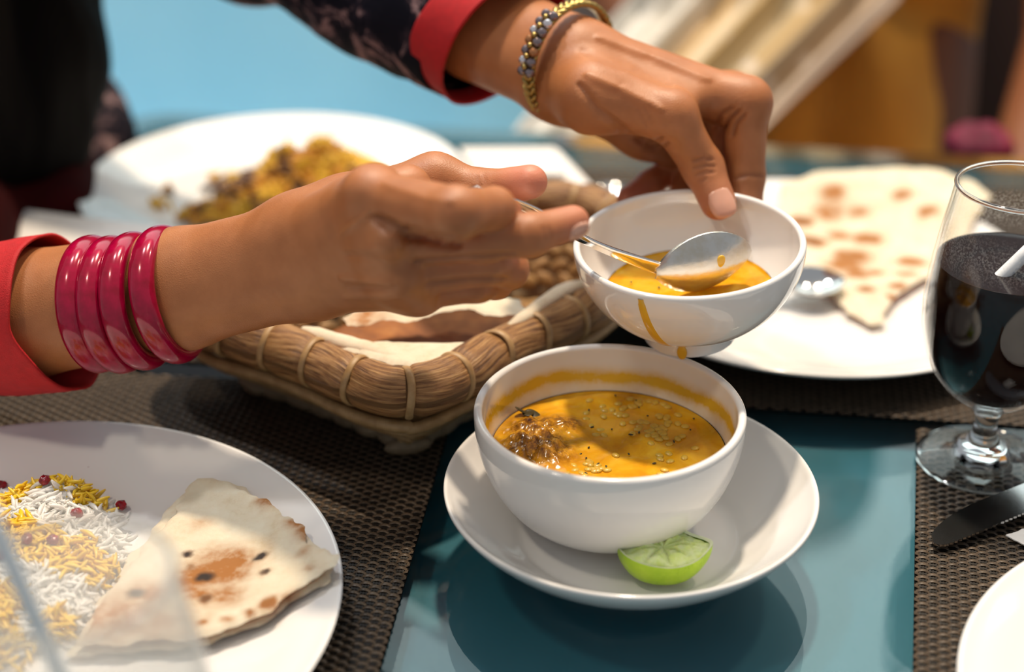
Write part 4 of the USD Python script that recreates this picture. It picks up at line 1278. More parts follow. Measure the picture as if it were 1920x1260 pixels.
# the rim is a fat bundle, pinched where it is bound
sk = arc[:-1] / per * NB
pin = 1 - 0.13 * np.exp(-((sk - np.round(sk)) / 0.10) ** 2)
sides = 28
t_, s_, u_ = frames(RIM, True)
a = np.arange(sides) * 2 * np.pi / sides
rough = 1 + 0.09 * (meshkit.noise(np.stack([np.repeat(arc[:-1, None] * 40, sides, 1), 6 + 2.2 * np.cos(a)[None] + 0 * arc[:-1, None], 2.2 * np.sin(a)[None] + 0 * arc[:-1, None]], -1), 3) - 0.5) * 2
rx, rz = 0.0122, 0.0138
v = RIM[:, None] + (rx * pin[:, None] * rough * np.cos(a))[..., None] * s_[:, None] + (rz * pin[:, None] * rough * np.sin(a))[..., None] * u_[:, None]
along = np.repeat(arc[:-1, None] * 38 + 9 * np.floor(sk)[:, None], sides, 1)
around = np.repeat(a[None] * 6.5, len(RIM), 0) + 1.5 * np.sin(sk[:, None] * 2.1)
rim_p = part(basket, 'rim', fixed(v.reshape(-1, 3), grid_faces(len(RIM), sides, True, True)), 'basket_rim', attrs={'along': along.ravel(), 'around': around.ravel()}, label='thick rim of dried brown fibre')
for k in range(NB):
    i = int(np.argmin(np.abs(sk - k)))
    sl = rng.uniform(-0.0025, 0.0025)
    q = np.arange(40) * 2 * np.pi / 40
    loop = RIM[i] + (0.0128 * 0.9 * np.cos(q))[:, None] * s_[i] + (0.0146 * 0.9 * np.sin(q))[:, None] * u_[i] + (sl * np.sin(q) + 0.001 * np.sin(2 * q))[:, None] * t_[i]
    rad_dir = (np.cos(q)[:, None] * s_[i] + np.sin(q)[:, None] * u_[i])
    # flat cord: wide along the rim, thin across
    tt = np.roll(loop, -1, 0) - np.roll(loop, 1, 0)
    tt /= np.linalg.norm(tt, axis=1, keepdims=True)
    sd_ = np.cross(tt, rad_dir)
    b = np.arange(8) * 2 * np.pi / 8
    v = loop[:, None] + (0.0021 * np.cos(b))[None, :, None] * sd_[:, None] + (0.0011 * np.sin(b))[None, :, None] * rad_dir[:, None]
    part(rim_p, 'binding', fixed(v.reshape(-1, 3), grid_faces(40, 8, True, True)), 'basket_binding', smooth=True, label='thin cord bound round the rim' if k == 0 else None)

ico = trimesh.creation.icosphere(1)
IV, IF = np.array(ico.vertices), np.array(ico.faces)


def nub_row(z, inset, ln, wd, th, slant, seed, off=0.0):
    p = ring_at(z, inset)
    al = np.r_[0, np.cumsum(np.linalg.norm(np.diff(np.vstack([p, p[:1]]), axis=0), axis=1))]
    k = int(al[-1] / (ln * 0.80))
    r = np.random.default_rng(seed)
    at_ = (np.arange(k) + off) / k * al[-1]
    P = np.stack([np.interp(at_, al, np.r_[p[:, i], p[0, i]]) for i in range(3)], 1)
    T = np.roll(P, -1, 0) - np.roll(P, 1, 0)
    T /= np.linalg.norm(T, axis=1, keepdims=True)
    S = np.cross(T, [0, 0, 1])
    lean = np.array([0, 0, 1.0])
    sl = slant + r.normal(0, 0.08, k)
    A = T * np.cos(sl)[:, None] + lean * np.sin(sl)[:, None]
    B = np.cross(S, A)
    L, W, H = ln * r.uniform(0.85, 1.1, k), wd * r.uniform(0.85, 1.15, k), th * r.uniform(0.85, 1.15, k)
    v = P[:, None] + 0.62 * L[:, None, None] * IV[None, :, :1] * A[:, None] + 0.5 * W[:, None, None] * IV[None, :, 1:2] * B[:, None] + 0.5 * H[:, None, None] * IV[None, :, 2:] * S[:, None]
    return v.reshape(-1, 3), (IF[None] + (np.arange(k) * len(IV))[:, None, None]).reshape(-1, 3)


ROWS = [(0.0072, 0.0285, 'basket_pale'), (0.0145, 0.0285, 'basket_strand'), (0.0215, 0.0230, 'basket_strand'), (0.0295, 0.0175, 'basket_strand'), (0.0370, 0.0125, 'basket_strand'), (0.0440, 0.0080, 'basket_strand')]
wall = [ring_at(z, i) for z, i in ((0.002, 0.0335), (0.012, 0.0300), (0.022, 0.0235), (0.032, 0.0170), (0.044, 0.0085), (0.050, 0.0045))]
wall += [ring_at(z, i + 0.0022) for z, i in ((0.050, 0.0045), (0.044, 0.0085), (0.032, 0.0170), (0.022, 0.0235), (0.012, 0.0300), (0.002, 0.0335))]
part(basket, 'basket_wall', fixed(np.vstack(wall), grid_faces(len(wall), len(RIM), True, True)), 'basket_dark', smooth=40, label='dark inner layer of the woven wall')
for k, (z, inset, m) in enumerate(ROWS):
    part(basket, 'woven_row', nub_row(z, inset, 0.021 if k == 0 else 0.0165, 0.0115 if k == 0 else 0.0105, 0.0115 if k == 0 else 0.0085, (0.12 if k == 0 else 0.5 if k % 2 else -0.5), 20 + k, 0.5 * (k % 2)), m, smooth=True, label='pale knotted foot row of the basket' if k == 0 else None)
for z, inset, r_ in ((0.0340, 0.0010, 0.0036), (0.0270, 0.0070, 0.0024), (0.0165, 0.0205, 0.0026)):
    p = ring_at(z, inset)
    p[:, 2] += 0.0008 * np.sin(np.arange(len(p)) * 0.13 + z * 900)
    part(basket, 'outer_strand', tube(p, r_, sides=8, closed=True), 'basket_binding', smooth=True)
bp_ = Polygon(ring_at(0.004, 0.036)[:, :2]).buffer(0)
part(basket, 'basket_base', slab(bp_, TABLE + 0.0006, TABLE + 0.0050), 'basket_strand', smooth=30)
x0, y0, x1, y1 = bp_.bounds
nb_ = []
j = 0
for yy in np.arange(y0, y1, 0.0088):
    for xx in np.arange(x0 + (j % 2) * 0.006, x1, 0.0125):
        if shapely.contains_xy(bp_, xx, yy):
            nb_.append(blob((xx, yy, TABLE + 0.0055), 0.0066, 0.0042, 0.0030, 0.5 if j % 2 else -0.5))
    j += 1
part(basket, 'base_weave', join(nb_), 'basket_strand', smooth=True, kind='stuff')

# the flatbread in the basket: a pocket bread, torn open, folded over the rim
fbB = thing('pocket_flatbread', 'pale flatbread torn open like a pocket, lying in the woven basket', 'flatbread', (cx0, cy0, TABLE + 0.03))
FZ = 0.066


def plane_h(pts, base=0.0):
    """a plane through points (px, py, z), as a height over x and y"""
    q = np.array([[*at(x, y, z)[:2], TABLE + z] for x, y, z in pts])
    A = np.c_[q[:, :2], np.ones(len(q))]
    s = np.linalg.lstsq(A, q[:, 2], rcond=None)[0]
    return lambda x, y: s[0] * x + s[1] * y + s[2] + base


A_pts = [(569, 620), (640, 634), (692, 636), (746, 634), (817, 641), (892, 637), (937, 616), (983, 586), (1020, 552), (1085, 533), (1102, 543), (1042, 567), (992, 603), (942, 628), (879, 664), (809, 690), (700, 668), (625, 648), (575, 634)]
pa = px_poly(A_pts, FZ)
hA = lambda x, y: TABLE + FZ - 0.003 + 0.0022 * (meshkit.fbm(np.c_[x * 40, y * 40, 0 * x], 3, 6) - 0.5)
v, f = sheet(pa, 0.0020, hA, 0.0026, 0.003, 0.003, 2)
part(fbB, 'lower_layer', (v, f), 'flatbread', attrs={'toast': np.zeros(len(v)), 'char': np.zeros(len(v))})
# folded-over front lip and the roll along the right rim
lip = spline([at(567, 622, FZ), at(630, 640, FZ - 0.001), at(700, 660, FZ - 0.003), at(770, 682, FZ - 0.003), at(812, 692, FZ - 0.002)], 50)
v, f = tube(lip, np.interp(np.linspace(0, 1, 50), [0, .1, .6, 1], [.003, .0052, .0058, .0035]), np.interp(np.linspace(0, 1, 50), [0, .1, .6, 1], [.003, .0044, .0040, .002]), sides=14)
v = v + 0.0012 * (meshkit.fbm(v * 120, 3, 1)[:, None] - 0.5)
part(fbB, 'front_fold', (v, f), 'flatbread', attrs={'toast': np.full(len(v), 0.05), 'char': np.zeros(len(v))}, label='folded front edge of the bread')
roll = spline([at(945, 622, FZ), at(985, 594, FZ + 0.002), at(1030, 562, FZ + 0.003), at(1068, 541, FZ + 0.004), at(1098, 535, FZ + 0.003)], 40)
v, f = tube(roll, np.interp(np.linspace(0, 1, 40), [0, .2, .7, 1], [.002, .0040, .0050, .0035]), np.interp(np.linspace(0, 1, 40), [0, .2, .7, 1], [.002, .0032, .0042, .0030]), sides=14)
v = v + 0.0016 * (meshkit.fbm(v * 100, 3, 4)[:, None] - 0.5)
part(fbB, 'rolled_edge', (v, f), 'flatbread', attrs={'toast': np.full(len(v), 0.08), 'char': np.zeros(len(v))}, label='rolled edge of the bread along the rim')
BZ2 = 0.066
B_pts = [(640, 600), (660, 585), (720, 560), (800, 545), (900, 548), (971, 563), (992, 584), (965, 590), (937, 592), (892, 588), (837, 594), (796, 599), (750, 606), (700, 608), (652, 612)]
pb = px_poly(B_pts, BZ2)
hB = lambda x, y: TABLE + BZ2 - 0.002 + 0.006 * (meshkit.fbm(np.c_[x * 30, y * 30, 0 * x], 3, 16) - 0.4)
v, f = sheet(pb, 0.0022, hB, 0.0026, 0.003, 0.006, 12)
q = at(690, 603, BZ2)
tb = 0.8 * np.exp(-((v[:, 0] - q[0]) ** 2 + (v[:, 1] - q[1]) ** 2) / 0.012 ** 2)
part(fbB, 'upper_layer', (v, f), 'flatbread', attrs={'toast': tb, 'char': np.zeros(len(v))})
pc = px_poly([(600, 618), (700, 590), (850, 570), (990, 575), (1010, 600), (940, 655), (860, 680), (800, 690), (700, 670), (620, 650)], 0.046)
v, f = sheet(pc, 0.003, lambda x, y: TABLE + 0.036 + 0.008 * meshkit.fbm(np.c_[x * 45, y * 45, 0 * x], 3, 26), 0.003, 0.003, 0.004, 7)
part(fbB, 'inner_layer', (v, f), 'bread_inside', smooth=True, label='toasted brown inside of the bread')

# ---------------------------------------------------------------- bench and chair behind the table
bench = thing('bench_seat', 'light blue upholstered bench beyond the far edge of the table', 'bench', (-0.45, 1.75, 0))
part(bench, 'backrest', rounded_box(-1.35, 1.72, 0.40, 0.05, 1.86, 1.02, 0.035), 'bench_blue', smooth=40, label='light blue upholstered backrest')
part(bench, 'seat_cushion', rounded_box(-1.35, 1.33, 0.34, 0.05, 1.74, 0.47, 0.03), 'bench_blue', smooth=40)
part(bench, 'base', rounded_box(-1.32, 1.38, 0.0, 0.03, 1.84, 0.345, 0.01), 'table_leg', smooth=40)
chair = thing('dining_chair', 'dark wooden chair of the person in mustard', 'chair', (0.37, 1.72, 0))
part(chair, 'seat', rounded_box(0.14, 1.45, 0.30, 0.62, 1.86, 0.335, 0.012), 'dark_wood', smooth=40)
part(chair, 'backrest', rounded_box(0.14, 1.86, 0.32, 0.62, 1.90, 1.00, 0.012), 'dark_wood', smooth=40)
for lx in (0.17, 0.59):
    for ly in (1.48, 1.86):
        part(chair, 'leg', rounded_box(lx - 0.018, ly - 0.018, 0.0, lx + 0.018, ly + 0.018, 0.31, 0.004), 'dark_wood')
chair1 = thing('dining_chair', 'dark wooden chair under the person with red cuffs', 'chair', (-0.60, 1.02, 0))
part(chair1, 'seat', rounded_box(-0.80, 0.80, 0.32, -0.40, 1.24, 0.355, 0.012), 'dark_wood', smooth=40)
part(chair1, 'backrest', rounded_box(-0.84, 0.80, 0.34, -0.80, 1.24, 0.98, 0.012), 'dark_wood', smooth=40)
for lx in (-0.80, -0.43):
    for ly in (0.83, 1.21):
        part(chair1, 'leg', rounded_box(lx - 0.018, ly - 0.018, 0.0, lx + 0.018, ly + 0.018, 0.33, 0.004), 'dark_wood')

# ---------------------------------------------------------------- first person: dark hair, floral tunic, red cuffs
def W(x, y, z):
    return np.array([x, y, TABLE + z])


def sculpt(v, f, strokes, dmin=0.55):
    """press folds (depth > 0) or raise ridges (depth < 0) along lines on the side of a body that the viewer sees; returns points and crease tint"""
    n = trimesh.Trimesh(v, f, process=False).vertex_normals
    q = v - _C
    d = q @ _F
    px, py = 960 + 3000 * (q @ _X) / d, 630 - 3000 * (q @ _U) / d
    facing = (n * unit(q)).sum(1) if False else (n * (q / np.linalg.norm(q, axis=1, keepdims=True))).sum(1)
    key = (np.floor(px / 7) * 4096 + np.floor(py / 7)).astype(np.int64)
    u_, inv = np.unique(key, return_inverse=True)
    near = np.full(len(u_), 9.0)
    np.minimum.at(near, inv, d)
    ok = (facing < 0.05) & (d < near[inv] + 0.006)
    tint = np.zeros(len(v))
    disp = np.zeros(len(v))
    for pts, w, depth, tn in strokes:
        best = np.full(len(v), 1e9)
        for (ax_, ay_), (bx_, by_) in zip(pts[:-1], pts[1:]):
            ex, ey = bx_ - ax_, by_ - ay_
            t = np.clip(((px - ax_) * ex + (py - ay_) * ey) / (ex * ex + ey * ey), 0, 1)
            best = np.minimum(best, np.hypot(px - ax_ - t * ex, py - ay_ - t * ey) * (1 + 0.9 * np.abs(2 * t - 1) ** 6))
        g = np.where(ok, np.exp(-(best / w) ** 2), 0)
        disp += g * depth
        tint = np.maximum(tint, tn * g)
    from scipy.sparse import coo_matrix, diags
    e = np.vstack([f[:, [0, 1]], f[:, [1, 2]], f[:, [2, 0]]])
    A = coo_matrix((np.ones(len(e)), (e[:, 0], e[:, 1])), shape=(len(v), len(v))).tocsr()
    A = A + A.T
    A = diags(1.0 / np.maximum(np.asarray(A.sum(1)).ravel(), 1)) @ A
    disp = 0.6 * disp + 0.4 * (A @ disp)
    return v - n * disp[:, None], tint


# right arm and hand, back of the hand towards the viewer, spoon between thumb, index and middle finger
wr = pd(578, 484, 0.764)
f1 = pd(340, 541, 0.795)
f2 = pd(200, 566, 0.806)
f0 = pd(40, 588, 0.822)
elbow_r = W(-0.385, 0.765, 0.075)
side = unit(np.cross(wr - f2, _F))          # across the forearm, in the picture
if side[2] < 0:
    side = -side


def off(p, s, d=0.0):
    return p + side * s + _F * d


M2, M3, M4, M5 = pd(702, 371, 0.702), pd(730, 453, 0.704), pd(758, 514, 0.714), pd(784, 540, 0.731)
P2, D2, T2 = pd(856, 399, 0.658), pd(926, 391, 0.684), pd(950, 400, 0.706)
P3, D3, T3 = pd(905, 450, 0.692), pd(992, 441, 0.691), pd(1074, 416, 0.702)
P4, D4, T4 = pd(915, 497, 0.705), pd(955, 506, 0.716), pd(945, 512, 0.740)
P5, D5, T5 = pd(895, 533, 0.722), pd(930, 529, 0.734), pd(915, 527, 0.752)
C1, M1, I1, T1_ = pd(655, 400, 0.765), pd(815, 338, 0.772), pd(908, 357, 0.766), pd(994, 341, 0.752)
dirr = unit(wr - f1)
groups = [
    ([(off(f0, .0045), .0275, off(f1, .006), .0225), (off(f0, -.006), .0275, off(f1, -.007), .0220), (off(f1, .006), .0225, off(wr, .009), .0190), (off(f1, -.007), .0220, off(wr, -.009), .0185),
      (elbow_r, .036, f0, .031)], .010, .01),
    ([(off(wr, .010), .0185, M2, .0125), (off(wr, .003), .0180, M3, .0120), (off(wr, -.006), .0175, M4, .0115), (off(wr, -.009), .0150, M5, .0104), (M2, .0120, M3, .0115), (M3, .0115, M4, .0110), (M4, .0110, M5, .0105),
      (off(wr, .004, .008), .0160, 0.5 * (M3 + M4) + _F * 0.012, .0120), (off(wr, .012, .002), .0165, C1, .0160)], .012, .014),
    ([(C1, .0165, M1, .0125), (C1, .0150, 0.5 * (M1 + M2) + np.array([0, .004, -.002]), .0090), (0.45 * C1 + 0.55 * M2, .0130, 0.55 * M1 + 0.45 * M2, .0085)], .010, .010),
    (chain([(M1, .0116), (I1, .0094), (T1_, .0082)]), .005, .008),
    (chain([(M2, .0124), (P2, .0109), (D2, .0088), (T2, .0072)]), .004, .0025),
    (chain([(M3, .0116), (P3, .0093), (D3, .0092), (T3, .0074)]), .004, .0018),
    (chain([(M4, .0112), (P4, .0087), (D4, .0082), (T4, .0074)]), .004, .0018),
    (chain([(M5, .0104), (P5, .0079), (D5, .0074), (T5, .0068)]), .004, .0018),
    ([(pd(690, 358, .694), .0075, M2, .0060)], .003, .008),
    ([(pd(727, 450, .687), .0066, M3, .006)], .003, .008),
    ([(pd(752, 523, .700), .0060, M4, .006)], .003, .008),
    ([(pd(628, 466, .735), .0030, pd(716, 420, .692), .0032)], .003, .008),
]
strk = [(pd(876, 372, 0.664), pd(880, 392, 0.660), 0.0006)]
vR, fR = body_mesh(groups, 0.00125, strokes=[])
vR, creR = sculpt(vR, fR, [([(700, 408), (745, 432), (800, 450), (860, 460)], 11, .0032, .35), ([(775, 492), (880, 484), (965, 478)], 4.5, .0018, .55), ([(800, 533), (880, 524), (950, 524)], 4.5, .0017, .5),
                           ([(842, 378), (848, 402)], 3.2, .0006, .2), ([(1018, 424), (1024, 450)], 3.2, .0006, .35), ([(1029, 424), (1034, 447)], 3.2, .0006, .3), ([(893, 330), (901, 350)], 3.0, .0005, .2), ([(905, 327), (912, 345)], 3.0, .0005, .15),
                           ([(640, 440), (690, 400)], 6, -.0012, 0), ([(640, 520), (735, 535)], 8, -.0012, 0), ([(650, 556), (760, 556)], 9, -.0010, 0), ([(650, 480), (715, 490)], 9, .0012, 0), ([(650, 538), (740, 540)], 7, .0010, 0), ([(720, 345), (800, 372), (850, 378)], 8, -.0006, 0)])
tipR = np.zeros(len(vR))
for tp_, a in ((T1_, 1.0), (T2, 0.35), (T3, 0.55), (T4, 0.3), (T5, 0.3)):
    tipR = np.maximum(tipR, a * np.exp(-(np.linalg.norm(vR - tp_, axis=1) / 0.0125) ** 2))

# left arm and hand holding the small bowl: thumb inside, fingers behind
def clear_of_bowl(p, r, inside=False):
    """keeps a finger joint just outside (or inside) the wall of the held bowl"""
    q = (np.asarray(p) - HB) @ tl
    rr = math.hypot(q[0], q[1])
    if inside:
        lim = float(np.interp(q[2], h_in[:, 1], h_in[:, 0])) - r
        k = min(rr, lim) / rr
    else:
        lim = float(np.interp(q[2], h_out[:, 1], h_out[:, 0])) + r + 0.0002
        k = max(rr, lim) / rr
    return np.array([q[0] * k, q[1] * k, q[2]]) @ tl.T + HB


wl_ = pd(1068, 132, 0.860)
g1 = pd(900, 52, 0.905)
elbow_l = pd(560, -105, 1.00)
dl = unit(wl_ - g1)
sl_ = unit(np.cross(dl, _F))
if sl_[2] < 0:
    sl_ = -sl_


def offl(p, s, d=0.0):
    return p + sl_ * s + _F * d


m2, p2, d2, t2 = pd(1398, 192, 0.848), pd(1398, 332, 0.856), pd(1388, 412, 0.848), pd(1368, 480, 0.832)
m3, p3, d3, t3 = pd(1372, 188, 0.872), pd(1352, 322, 0.878), pd(1340, 395, 0.868), pd(1326, 455, 0.850)
m4, p4, d4, t4 = pd(1336, 194, 0.896), pd(1302, 312, 0.898), pd(1285, 372, 0.886), pd(1270, 425, 0.870)
m5, p5, d5, t5 = pd(1290, 210, 0.915), pd(1264, 314, 0.902), pd(1218, 346, 0.892), pd(1178, 371, 0.884)
c1, m1, i1, t1 = pd(1112, 180, 0.836), pd(1258, 216, 0.826), pd(1318, 314, 0.838), pd(1347, 379, 0.834)
p2, p3, p4, p5 = [clear_of_bowl(p, .0104) for p in (p2, p3, p4, p5)]
d2, d3, d4, d5 = [clear_of_bowl(p, .0089) for p in (d2, d3, d4, d5)]
t2, t3, t4, t5 = [clear_of_bowl(p, .0074) for p in (t2, t3, t4, t5)]
t1 = clear_of_bowl(t1, .0092, True)
groupsL = [
    ([(offl(elbow_l, .0), .036, offl(g1, .004), .0270), (offl(g1, .006), .0250, offl(wl_, .008), .0195), (offl(g1, -.006), .0245, offl(wl_, -.008), .0190)], .010, .01),
    ([(offl(wl_, .008), .0190, m2, .0118), (offl(wl_, .006, .012), .0170, m3, .0118), (offl(wl_, .0, .018), .0160, m4, .0115), (offl(wl_, -.006, .020), .0155, m5, .0110), (m2, .0112, m3, .0112), (m3, .0112, m4, .0110), (m4, .0108, m5, .0105),
      (offl(wl_, -.006, .004), .0175, c1, .0165)], .012, .012),
    ([(c1, .0175, m1, .0128), (offl(wl_, -.010, .006), .0150, pd(1205, 250, .880), .0125), (pd(1205, 250, .880), .0125, pd(1262, 282, .890), .0100), (c1, .014, 0.45 * m1 + 0.55 * pd(1330, 165, .850), .0065)], .010, .012),
    (chain([(m1, .0124), (i1, .0104), (t1, .0094)]), .005, .007),
    (chain([(m2, .0122), (p2, .0100), (d2, .0088), (t2, .0074)]), .004, .004),
    (chain([(m3, .0114), (p3, .0100), (d3, .0088), (t3, .0074)]), .004, .0025),
    (chain([(m4, .0110), (p4, .0096), (d4, .0086), (t4, .0074)]), .004, .0025),
    (chain([(m5, .0104), (p5, .0086), (d5, .0076), (t5, .0064)]), .004, .0025),
]
vL, fL = body_mesh(groupsL, 0.00125)
vL, creL = sculpt(vL, fL, [([(1298, 303), (1318, 297), (1338, 300)], 3.4, .0011, .5), ([(1300, 316), (1320, 310), (1341, 312)], 3.2, .0010, .45), ([(1303, 328), (1322, 322), (1340, 323)], 3.2, .0009, .4), ([(1306, 340), (1324, 336)], 3.0, .0005, .25),
                           ([(1387, 206), (1366, 226), (1352, 250)], 4.0, .0019, .65), ([(1399, 214), (1381, 232), (1372, 256)], 3.8, .0016, .5), ([(1376, 200), (1352, 214), (1342, 236)], 4.0, .0016, .55), ([(1378, 334), (1404, 328), (1432, 331)], 3.4, .0010, .5),
                           ([(1085, 158), (1120, 203), (1180, 252), (1228, 280)], 7, .0020, .25), ([(1192, 262), (1222, 268), (1242, 258)], 3.6, .0014, .35), ([(1208, 282), (1236, 278), (1254, 268)], 3.6, .0014, .35), ([(1150, 235), (1165, 255)], 3.4, .0010, .2),
                           ([(1195, 205), (1206, 222), (1212, 240)], 3.2, .0006, .2), ([(1206, 200), (1216, 214), (1222, 232)], 3.2, .0006, .2), ([(1216, 196), (1226, 208)], 3.2, .0005, .15),
                           ([(1100, 140), (1160, 165), (1240, 205)], 9, -.0014, 0), ([(1120, 70), (1220, 105), (1330, 150)], 8, -.0012, 0), ([(1090, 95), (1180, 130), (1260, 160)], 8, .0010, 0)])
tipL = np.zeros(len(vL))
for tp_, a in ((t1, 0.35), (t2, 0.4), (t3, 0.4), (t4, 0.4), (t5, 0.7)):
    tipL = np.maximum(tipL, a * np.exp(-(np.linalg.norm(vL - tp_, axis=1) / 0.014) ** 2))

# torso, neck and head (mostly outside the picture)
sh_r, sh_l = W(-0.49, 0.87, 0.27), W(-0.42, 1.17, 0.29)
hips = W(-0.56, 1.02, -0.22)
chest = W(-0.475, 1.02, 0.14)
neck = W(-0.45, 1.02, 0.34)
head = W(-0.405, 1.02, 0.47)
coarse = [
    ([(hips + [0, -.07, 0], .11, chest + [0, -.05, 0], .105), (hips + [0, .07, 0], .11, chest + [0, .05, 0], .105), (sh_r, .05, sh_l, .05), (chest, .11, neck - [0, 0, .06], .06)], .05, .05),
    ([(sh_r, .047, elbow_r, .036)], .03, .03), ([(sh_l, .047, elbow_l, .036)], .03, .03),
    ([(neck - [0, 0, .06], .050, head - [0.02, 0, .06], .048)], .02, .02),
    ([(head + [-.02, 0, .03], .080, head + [-.005, 0, -.03], .066), (head + [0.02, 0, -.03], .052, head + [.035, 0, -.075], .034)], .03, .015),
    ([(head + [.070, 0, -.005], .008, head + [.092, 0, -.040], .013)], .01, .008),
    ([(head + [.066, -.018, -.066], .008, head + [.066, .018, -.066], .008)], .01, .006),
    ([(head + [-.01, -.078, .005], .012, head + [-.012, -.078, -.030], .009)], .01, .006), ([(head + [-.01, .078, .005], .012, head + [-.012, .078, -.030], .009)], .01, .006),
]
vT, fT = body_mesh(coarse, 0.005, pad=0.012)
p1 = thing('person', 'black-haired person in dark floral tunic with red cuffs, ladling dal with a spoon', 'person', W(-0.5, 1.02, -TABLE))
vB, fB = join([(vR, fR), (vL, fL), (vT, fT)])
bd1 = part(p1, 'body', (vB, fB), 'skin', attrs={'tip': np.r_[tipR, tipL, np.zeros(len(vT))], 'crease': np.r_[creR, creL, np.zeros(len(vT))]})
hip_leg = []
for sy in (-0.09, 0.09):
    hip_leg += [([(hips + [0, sy, -.02], .085, hips + [.38, sy * 1.1, -.03], .062), (hips + [.38, sy * 1.1, -.03], .058, hips + [.36, sy * 1.1, -.46], .042), (hips + [.36, sy * 1.1, -.49], .036, hips + [.50, sy * 1.2, -.505], .028)], .03, .04)]
part(p1, 'trousers', body_mesh(hip_leg, 0.008, pad=0.02), 'dark_red_cloth', smooth=True)
for e in (-1, 1):
    q = trimesh.creation.icosphere(2, 0.0115)
    q.apply_translation(head + [.066, e * .030, 0.006])
    part(bd1, 'eye', q, 'hair_black', smooth=True)
# nails
for nm, c, al, out, w_, l_, R_ in (
        ('fingernail', D2 + 0.62 * (T2 - D2) + unit([0.1, -0.70, 0.40]) * 0.0088, T2 - D2, np.array([0.1, -0.75, 0.35]), .0088, .0100, .0078),
        ('fingernail', T3 + unit([0.35, -0.82, -0.30]) * 0.0076, T3 - D3, np.array([0.35, -0.85, -0.30]), .0098, .0120, .0080)):
    part(bd1, nm, nail(c, al, out, w_, l_, R_), 'fingernail', smooth=40)
tn_out = unit(np.array([0.05, -0.80, 0.62]))
part(bd1, 'fingernail', nail(t1 + 0.0020 * unit(t1 - i1) + tn_out * 0.0089, t1 - i1, tn_out, .0148, .0165, .0105), 'fingernail', smooth=40, label='thumb nail of the hand holding the bowl')


# tunic over the torso
tun = [
    ([(hips + [0, -.075, -.04], .128, chest + [0, -.05, 0], .120), (hips + [0, .075, -.04], .128, chest + [0, .055, 0], .120), (sh_r, .060, sh_l, .060), (hips + [.10, .10, 0.06], .10, chest + [.0, .08, -.04], .10)], .05, .05),
    ([(sh_r, .060, elbow_r, .050)], .03, .03), ([(sh_l, .060, elbow_l + 0.1 * (sh_l - elbow_l), .052)], .03, .03)]
tun.append(([(pd(150, 200, 1.26), .026, pd(166, 260, 1.24), .030), (pd(166, 260, 1.24), .030, pd(160, 320, 1.215), .018), (pd(150, 200, 1.26), .026, chest + [0, .09, -.05], .05)], .03, .02))
v, f = body_mesh(tun, 0.006, pad=0.02)
part(p1, 'tunic', (v, f), 'floral_cloth', smooth=True, label='dark tunic with a pale pink floral pattern')
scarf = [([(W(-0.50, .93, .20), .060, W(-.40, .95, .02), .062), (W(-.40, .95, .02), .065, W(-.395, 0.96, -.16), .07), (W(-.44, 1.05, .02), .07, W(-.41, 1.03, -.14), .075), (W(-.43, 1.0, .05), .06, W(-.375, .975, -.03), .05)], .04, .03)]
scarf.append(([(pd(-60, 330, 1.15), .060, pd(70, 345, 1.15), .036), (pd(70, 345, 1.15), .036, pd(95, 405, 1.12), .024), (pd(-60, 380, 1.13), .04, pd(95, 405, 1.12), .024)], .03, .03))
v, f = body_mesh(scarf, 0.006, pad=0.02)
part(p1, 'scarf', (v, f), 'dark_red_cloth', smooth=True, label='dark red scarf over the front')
hair = [
    ([(head + [-.035, 0, .035], .088, head + [-.03, 0, .0], .085), (head + [-.05, 0, .0], .080, neck + [-.08, 0, -.12], .075)], .03, .03),
    ([(head + [-.01, -.065, .02], .035, W(-.405, 0.965, .27), .045), (W(-.405, .965, .27), .045, W(-.385, 0.99, .085), .040)], .03, .02),
    ([(head + [-.01, .065, .02], .035, W(-.375, 1.07, .27), .050), (W(-.375, 1.07, .27), .050, W(-.350, 1.07, .12), .052), (W(-.350, 1.07, .12), .050, W(-.372, 1.055, .045), .030)], .03, .02),
    ([(W(-.385, 1.0, .25), .050, W(-.372, 1.01, .09), .045)], .03, .03),
    ([(pd(85, -60, 1.14), .040, pd(92, 130, 1.14), .037), (pd(92, 130, 1.14), .037, pd(80, 255, 1.13), .030), (pd(80, 255, 1.13), .030, pd(10, 300, 1.11), .026), (pd(-10, 60, 1.10), .05, pd(0, 250, 1.10), .04)], .02, .03),
]
v, f = body_mesh(hair, 0.005, pad=0.02)
v = v + 0.004 * (meshkit.fbm(np.c_[v[:, 0] * 90, v[:, 1] * 90, v[:, 2] * 8], 3, 3)[:, None] - 0.5) * unit([0.7, -0.6, 0])
part(p1, 'hair', (v, f), 'hair_black', smooth=True, label='long loose black hair')


